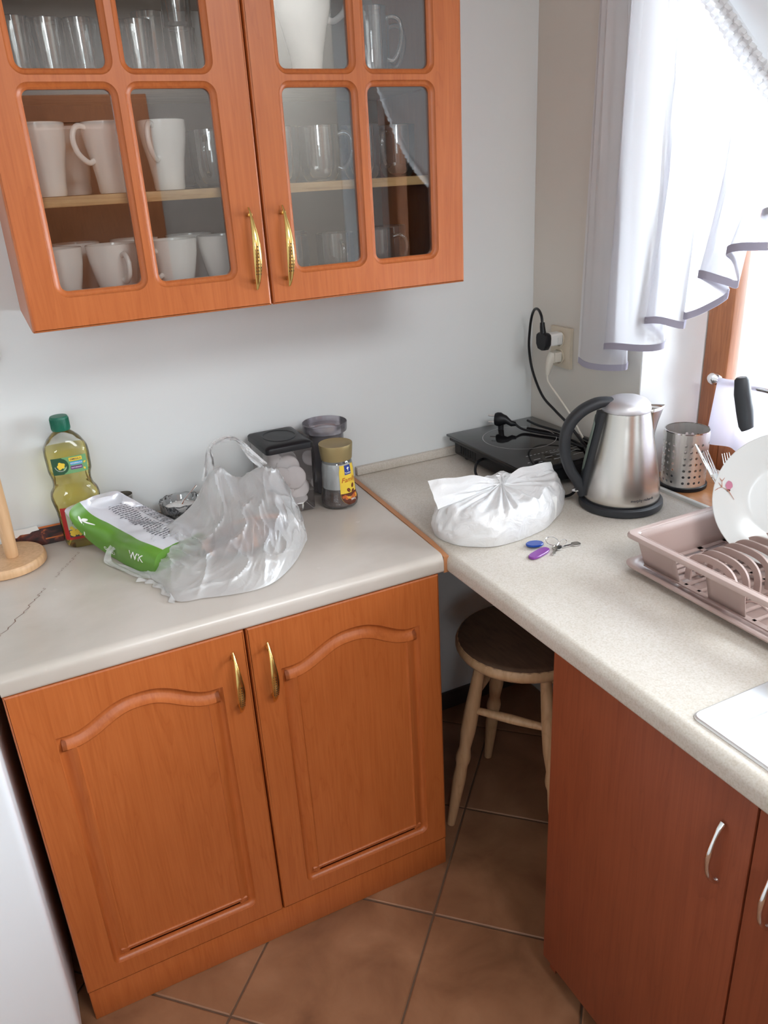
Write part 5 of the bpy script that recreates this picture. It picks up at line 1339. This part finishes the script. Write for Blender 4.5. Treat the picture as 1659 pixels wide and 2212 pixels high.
# ---- cutlery leaning behind the plate
def along(a, b_, n): return [tuple(Vector(a).lerp(Vector(b_), k/(n-1))) for k in range(n)]
sp_ = link('spoon', MB().tube(along((-.098, -.707, 1.046), (-.085, -.842, .886), 12), [.0042, .0058, .0062, .0058, .0048, .004, .0036, .0033, .0032, .0036, .006, .008], 12, flat=((0, .5, .8), .4)), M['chrome'])
tag(sp_, 'steel spoon handle in front of the perforated holder, leaning out of the drainer', 'spoon')
def fork(a, b_, label):
    a, b_ = Vector(a), Vector(b_); d = (b_-a).normalized(); s_ = d.cross(Vector((.6, .5, .3))).normalized()
    r = thing('fork', label, 'fork', tuple(b_))
    link('handle', MB().tube([tuple(a+d*.050), tuple(a+d*.062), tuple(a+d*.09), tuple(b_)], [.0085, .0040, .0026, .0042], 10, flat=(tuple(d.cross(s_)), .35)), M['chrome'], r)
    for k in (-1.5, -.5, .5, 1.5):
        link('tine', MB().tube([tuple(a+s_*k*.0046), tuple(a+d*.02+s_*k*.0048+d.cross(s_)*.002), tuple(a+d*.054+s_*k*.0042)], [.0006, .0011, .0016], 7), M['chrome'], r)
    return r
fork((-.105, -.739, 1.041), (-.100, -.845, .890), 'steel fork leaning beside the spoon handle left of the plate')
fork((-.100, -.787, 1.050), (-.100, -.860, .890), 'steel fork half hidden by the plate, farther from the kettle')

# ---- small pan with its black handle up
pn = thing('frying_pan', 'small steel pan with an upright black handle behind the plate', 'pan', (-.035, -.82, .90))
pc = Vector((-.030, -.835, .985)); nn = Vector((-.72, -.60, .33)).normalized(); q1 = nn.cross(Vector((0, 0, 1))).normalized(); q2 = q1.cross(nn)
if q2.z < 0: q2 = -q2
rows = [[tuple(pc+q1*(r*math.cos(2*PI*k/48))+q2*(r*math.sin(2*PI*k/48))+nn*h_) for k in range(48)] for r, h_ in ((.0005, -.020), (.052, -.020), (.060, -.014), (.066, .004), (.0675, .006), (.0675, .004), (.061, -.016), (.052, -.0225), (.0005, -.0225))]
link('dish', MB().grid(rows, close_v=True), M['steel'], pn)
top_ = pc+q2*.066
link('bracket', MB().tube([tuple(top_-q2*.012-nn*.004), tuple(top_+q2*.002), tuple(top_+Vector((-.004, .004, .014))), tuple(top_+Vector((-.008, .010, .030)))], [.012, .010, .0065, .0075], 12, flat=(tuple(nn), .5)), M['chrome'], pn)
link('handle', MB().tube([(-.040, -.783, 1.088), (-.042, -.780, 1.095), (-.045, -.775, 1.125), (-.049, -.768, 1.160), (-.051, -.764, 1.188), (-.0515, -.7635, 1.193)], [.0125, .0145, .0165, .0165, .0140, .010], 16, flat=((-.7, -.6, 0), .8)), M['black_soft'], pn)

# ---- sink drainboard
sk2 = thing('sink_drainboard', 'inset stainless steel sink drainboard with pressed drain channels', 'sink', (-.35, -1.6, ZC))
outer = rrect(-.590, -.10, -2.02, -1.192, .014, 4); holes = []
for k in range(9):
    y = -1.236-.042*k; holes.append([(x, yy) for x, yy in rrect(-.548, -.16, y-.0085, y+.0085, .0083, 5)])
mb = MB(); plate_holes(mb, outer, holes, [(.0015, -.0004), (.004, -.0024), (.0065, -.0032)], .0042, .003, cap=True, fn=lambda x, y, z: (x, y, ZC+.0046+z))
link('plate', mb, M['steel_flat'], sk2)

# ================================================================== CUPS AND GLASSES IN THE WALL CABINET
Z1_, Z2_, Z3_ = UZ0+.0165, .579+1.0169, 1.7770
protos = {}
def vessel(kind):
    """profile radii/heights, material, handle spec for each kind"""
    K = {
     'tall_mug': ([(.026, 0), (.0275, .003), (.0285, .02), (.0325, .05), (.0385, .078), (.0415, .100), (.0420, .1145)], 'porcelain', (.052, .106, .026, .0048)),
     'cup': ([(.024, 0), (.0255, .003), (.0300, .025), (.0380, .055), (.0440, .085), (.0465, .112)], 'porcelain', (.050, .094, .026, .0046)),
     'giant_mug': ([(.025, 0), (.0270, .003), (.0320, .04), (.0415, .080), (.0510, .112), (.0560, .14), (.0560, .17)], 'porcelain', (.094, .152, .030, .0060)),
     'glass_mug': ([(.026, 0), (.0300, .003), (.0345, .012), (.0375, .030), (.0385, .060), (.0385, .098)], 'glass', (.022, .082, .028, .0042)),
     'tall_glass_mug': ([(.027, 0), (.0290, .004), (.0300, .03), (.0305, .118)], 'glass', (.030, .100, .032, .0042)),
     'tumbler': ([(.0205, 0), (.0220, .003), (.0240, .05), (.0262, .087)], 'glass', None),
     'highball': ([(.0255, 0), (.0275, .003), (.0300, .05), (.0325, .108)], 'glass', None),
     'small_tumbler': ([(.0225, 0), (.0240, .003), (.0255, .04), (.0275, .075)], 'glass', None)}
    return K[kind]
def make_vessel(kind, label, cat, group):
    prof, mt, hs = vessel(kind); fl = kind in ('glass_mug', 'tumbler', 'highball', 'small_tumbler')
    r0 = thing(kind, label, cat, (0, 0, 0), group)
    th_ = .0024 if mt == 'glass' else .0030; base = .007 if mt == 'glass' else .005
    inner = [(r-th_, z) for r, z in prof if z > base][::-1]
    P = prof+[(prof[-1][0]-th_*.4, prof[-1][1]+.0010)]+inner+[(inner[-1][0]*.9, base), (.0004, base)]
    rows = []; S = 40
    for q, (r, z) in enumerate(P):
        f = 0.012 if (fl and q < len(prof)-1 and q > 1) else 0
        rows.append([(r*(1+f*math.cos(k*PI/1))*math.cos(2*PI*k/S), r*(1+f*math.cos(k*PI))*math.sin(2*PI*k/S), z) for k in range(S)])
    mb = MB().grid(rows, close_v=True); mb.f.append(tuple(range(S))); mb.m.append(0)
    link('body', mb, M[mt], r0, w=False, ang=30)
    if hs:
        za, zb_, out, hr = hs
        def ra(z):
            for a, b_ in zip(prof, prof[1:]):
                if z <= b_[1]: t = (z-a[1])/(b_[1]-a[1]); return a[0]+(b_[0]-a[0])*t
            return prof[-1][0]
        xa, xb = ra(za)-.001, ra(zb_)-.001; xo = max(xa, xb)+out
        pts = spline([(xb, 0, zb_), (xb+out*.45, 0, zb_+.003), (xo-.004, 0, zb_-.004), (xo, 0, zb_*.62+za*.38), (xo-.006, 0, zb_*.25+za*.75), (xa+out*.45, 0, za-.001), (xa, 0, za+.002)], 30)
        link('handle', MB().tube(pts, hr, 10, flat=((0, 1, 0), 1.0)), M[mt], r0, w=False)
    return r0
def put(kind, x, y, z, deg, label, group):
    cat = {'tall_mug': 'mug', 'cup': 'cup', 'giant_mug': 'mug', 'glass_mug': 'glass mug', 'tall_glass_mug': 'glass mug'}.get(kind, 'glass')
    if kind not in protos: protos[kind] = o = make_vessel(kind, label, cat, group)
    else: o = copy_tree(protos[kind])
    o.location = (x, y, z+.0003); o.rotation_euler = (0, 0, math.radians(deg)); o['label'] = label; o['group'] = group
g_ = 'white mugs on the middle shelf of the wall cabinet'
put('tall_mug', -1.222, -.262, Z2_, 100, 'tall white mug cut off by the far left edge of the middle-shelf pane', g_)
put('tall_mug', -1.166, -.150, Z2_, 190, 'shaded white mug in the second row behind the far-left middle-shelf mugs', g_)
put('tall_mug', -1.112, -.255, Z2_, 205, 'tall white mug with its handle pointing left, middle shelf, left of the slim bar', g_)
put('tall_mug', -1.014, -.258, Z2_, 235, 'tall white mug with its handle turned forward, middle shelf, right of the slim bar', g_)
g_ = 'glass mugs on the middle shelf of the wall cabinet'
put('glass_mug', -.928, -.250, Z2_, 245, 'clear glass mug beside the white mugs on the middle shelf', g_)
put('glass_mug', -.955, -.140, Z2_, 80, 'clear glass mug in the second row behind the left door, middle shelf', g_)
put('glass_mug', -.795, -.255, Z2_, 120, 'clear glass mug at the left side of the right door, middle shelf', g_)
put('glass_mug', -.716, -.266, Z2_, -25, 'clear fluted glass mug with its handle pointing right, middle shelf', g_)
put('glass_mug', -.758, -.105, Z2_, 60, 'clear glass mug behind the fluted one, middle shelf of the right door', g_)
put('glass_mug', -.618, -.250, Z2_, 60, 'clear glass mug behind the slim bar of the right door, middle shelf', g_)
put('glass_mug', -.518, -.215, Z2_, 215, 'clear glass mug nearest the right side of the cabinet, middle shelf', g_)
g_ = 'white cups on the bottom of the wall cabinet'
put('cup', -1.236, -.262, Z1_, 90, 'white cup cut off by the far left edge, bottom of the wall cabinet', g_)
put('cup', -1.137, -.260, Z1_, 282, 'white cup with its handle facing the room, bottom of the wall cabinet', g_)
put('cup', -1.028, -.262, Z1_, 215, 'white cup right of the slim bar with its handle to the left, cabinet bottom', g_)
put('cup', -1.187, -.135, Z1_, 60, 'white cup in the back row between the two left-most front cups', g_)
put('cup', -1.075, -.140, Z1_, 100, 'white cup in the back row behind the slim bar of the left door', g_)
put('cup', -.930, -.255, Z1_, 40, 'white cup next to the left door handle, cabinet bottom', g_)
put('cup', -.965, -.140, Z1_, 80, 'white cup in the back row nearest the middle of the cabinet', g_)
g_ = 'glass mugs on the bottom of the wall cabinet'
put('glass_mug', -.790, -.250, Z1_, 240, 'clear glass mug just right of the right door handle, cabinet bottom', g_)
put('glass_mug', -.695, -.262, Z1_, 262, 'clear glass mug with its handle facing the room, cabinet bottom', g_)
put('glass_mug', -.742, -.125, Z1_, 90, 'clear glass mug in the back row left of centre, bottom behind the right door', g_)
put('glass_mug', -.602, -.262, Z1_, -25, 'clear glass mug right of the slim bar with its handle to the right, cabinet bottom', g_)
put('glass_mug', -.535, -.190, Z1_, 200, 'clear glass mug nearest the right side of the cabinet bottom', g_)
g_ = 'glasses on the top shelf of the wall cabinet'
names_ = ['clear tumbler at the far left of the top shelf, front row', 'second clear tumbler from the left, top shelf, front row', 'third clear tumbler from the left, top shelf, front row', 'fourth clear tumbler from the left, top shelf, just left of the slim bar']
for k, x in enumerate((-1.232, -1.182, -1.130, -1.084)): put('tumbler', x+.004, -.262+.006*(k % 2), Z3_, 0, names_[k], g_)
names_ = ['clear tumbler in the second row, far left of the top shelf', 'clear tumbler in the second row, second from the left on the top shelf', 'clear tumbler in the second row, third from the left on the top shelf', 'clear tumbler in the second row, behind the slim bar on the top shelf']
for k, x in enumerate((-1.205, -1.155, -1.105, -1.055)): put('tumbler', x+.004, -.185, Z3_, 0, names_[k], g_)
put('tumbler', -1.034, -.262, Z3_, 0, 'clear tumbler just right of the slim bar, top shelf of the left door', g_)
put('highball', -.996, -.205, Z3_, 0, 'taller clear glass in the middle of the right-hand top pane of the left door', g_)
put('small_tumbler', -.962, -.268, Z3_, 0, 'lower clear tumbler of the pair stacked beside the door stile', g_)
put('small_tumbler', -.962, -.268, Z3_+.0765, 0, 'upper clear tumbler standing on another, top shelf', g_)
put('cup', -.915, -.165, Z3_-.0, 30, 'white cup mostly hidden behind the stacked tumblers, top shelf', 'white crockery on the top shelf')
put('giant_mug', -.725, -.262, Z3_, -8, 'big tall flared white mug with a ring handle on the right, top shelf', 'white crockery on the top shelf')
g_ = 'glass mugs on the top shelf of the wall cabinet'
put('tall_glass_mug', -.588, -.262, Z3_, -12, 'tall clear glass mug at the front of the top shelf, right door', g_)
put('tall_glass_mug', -.535, -.170, Z3_, -15, 'tall clear glass mug behind another at the right end of the top shelf', g_)
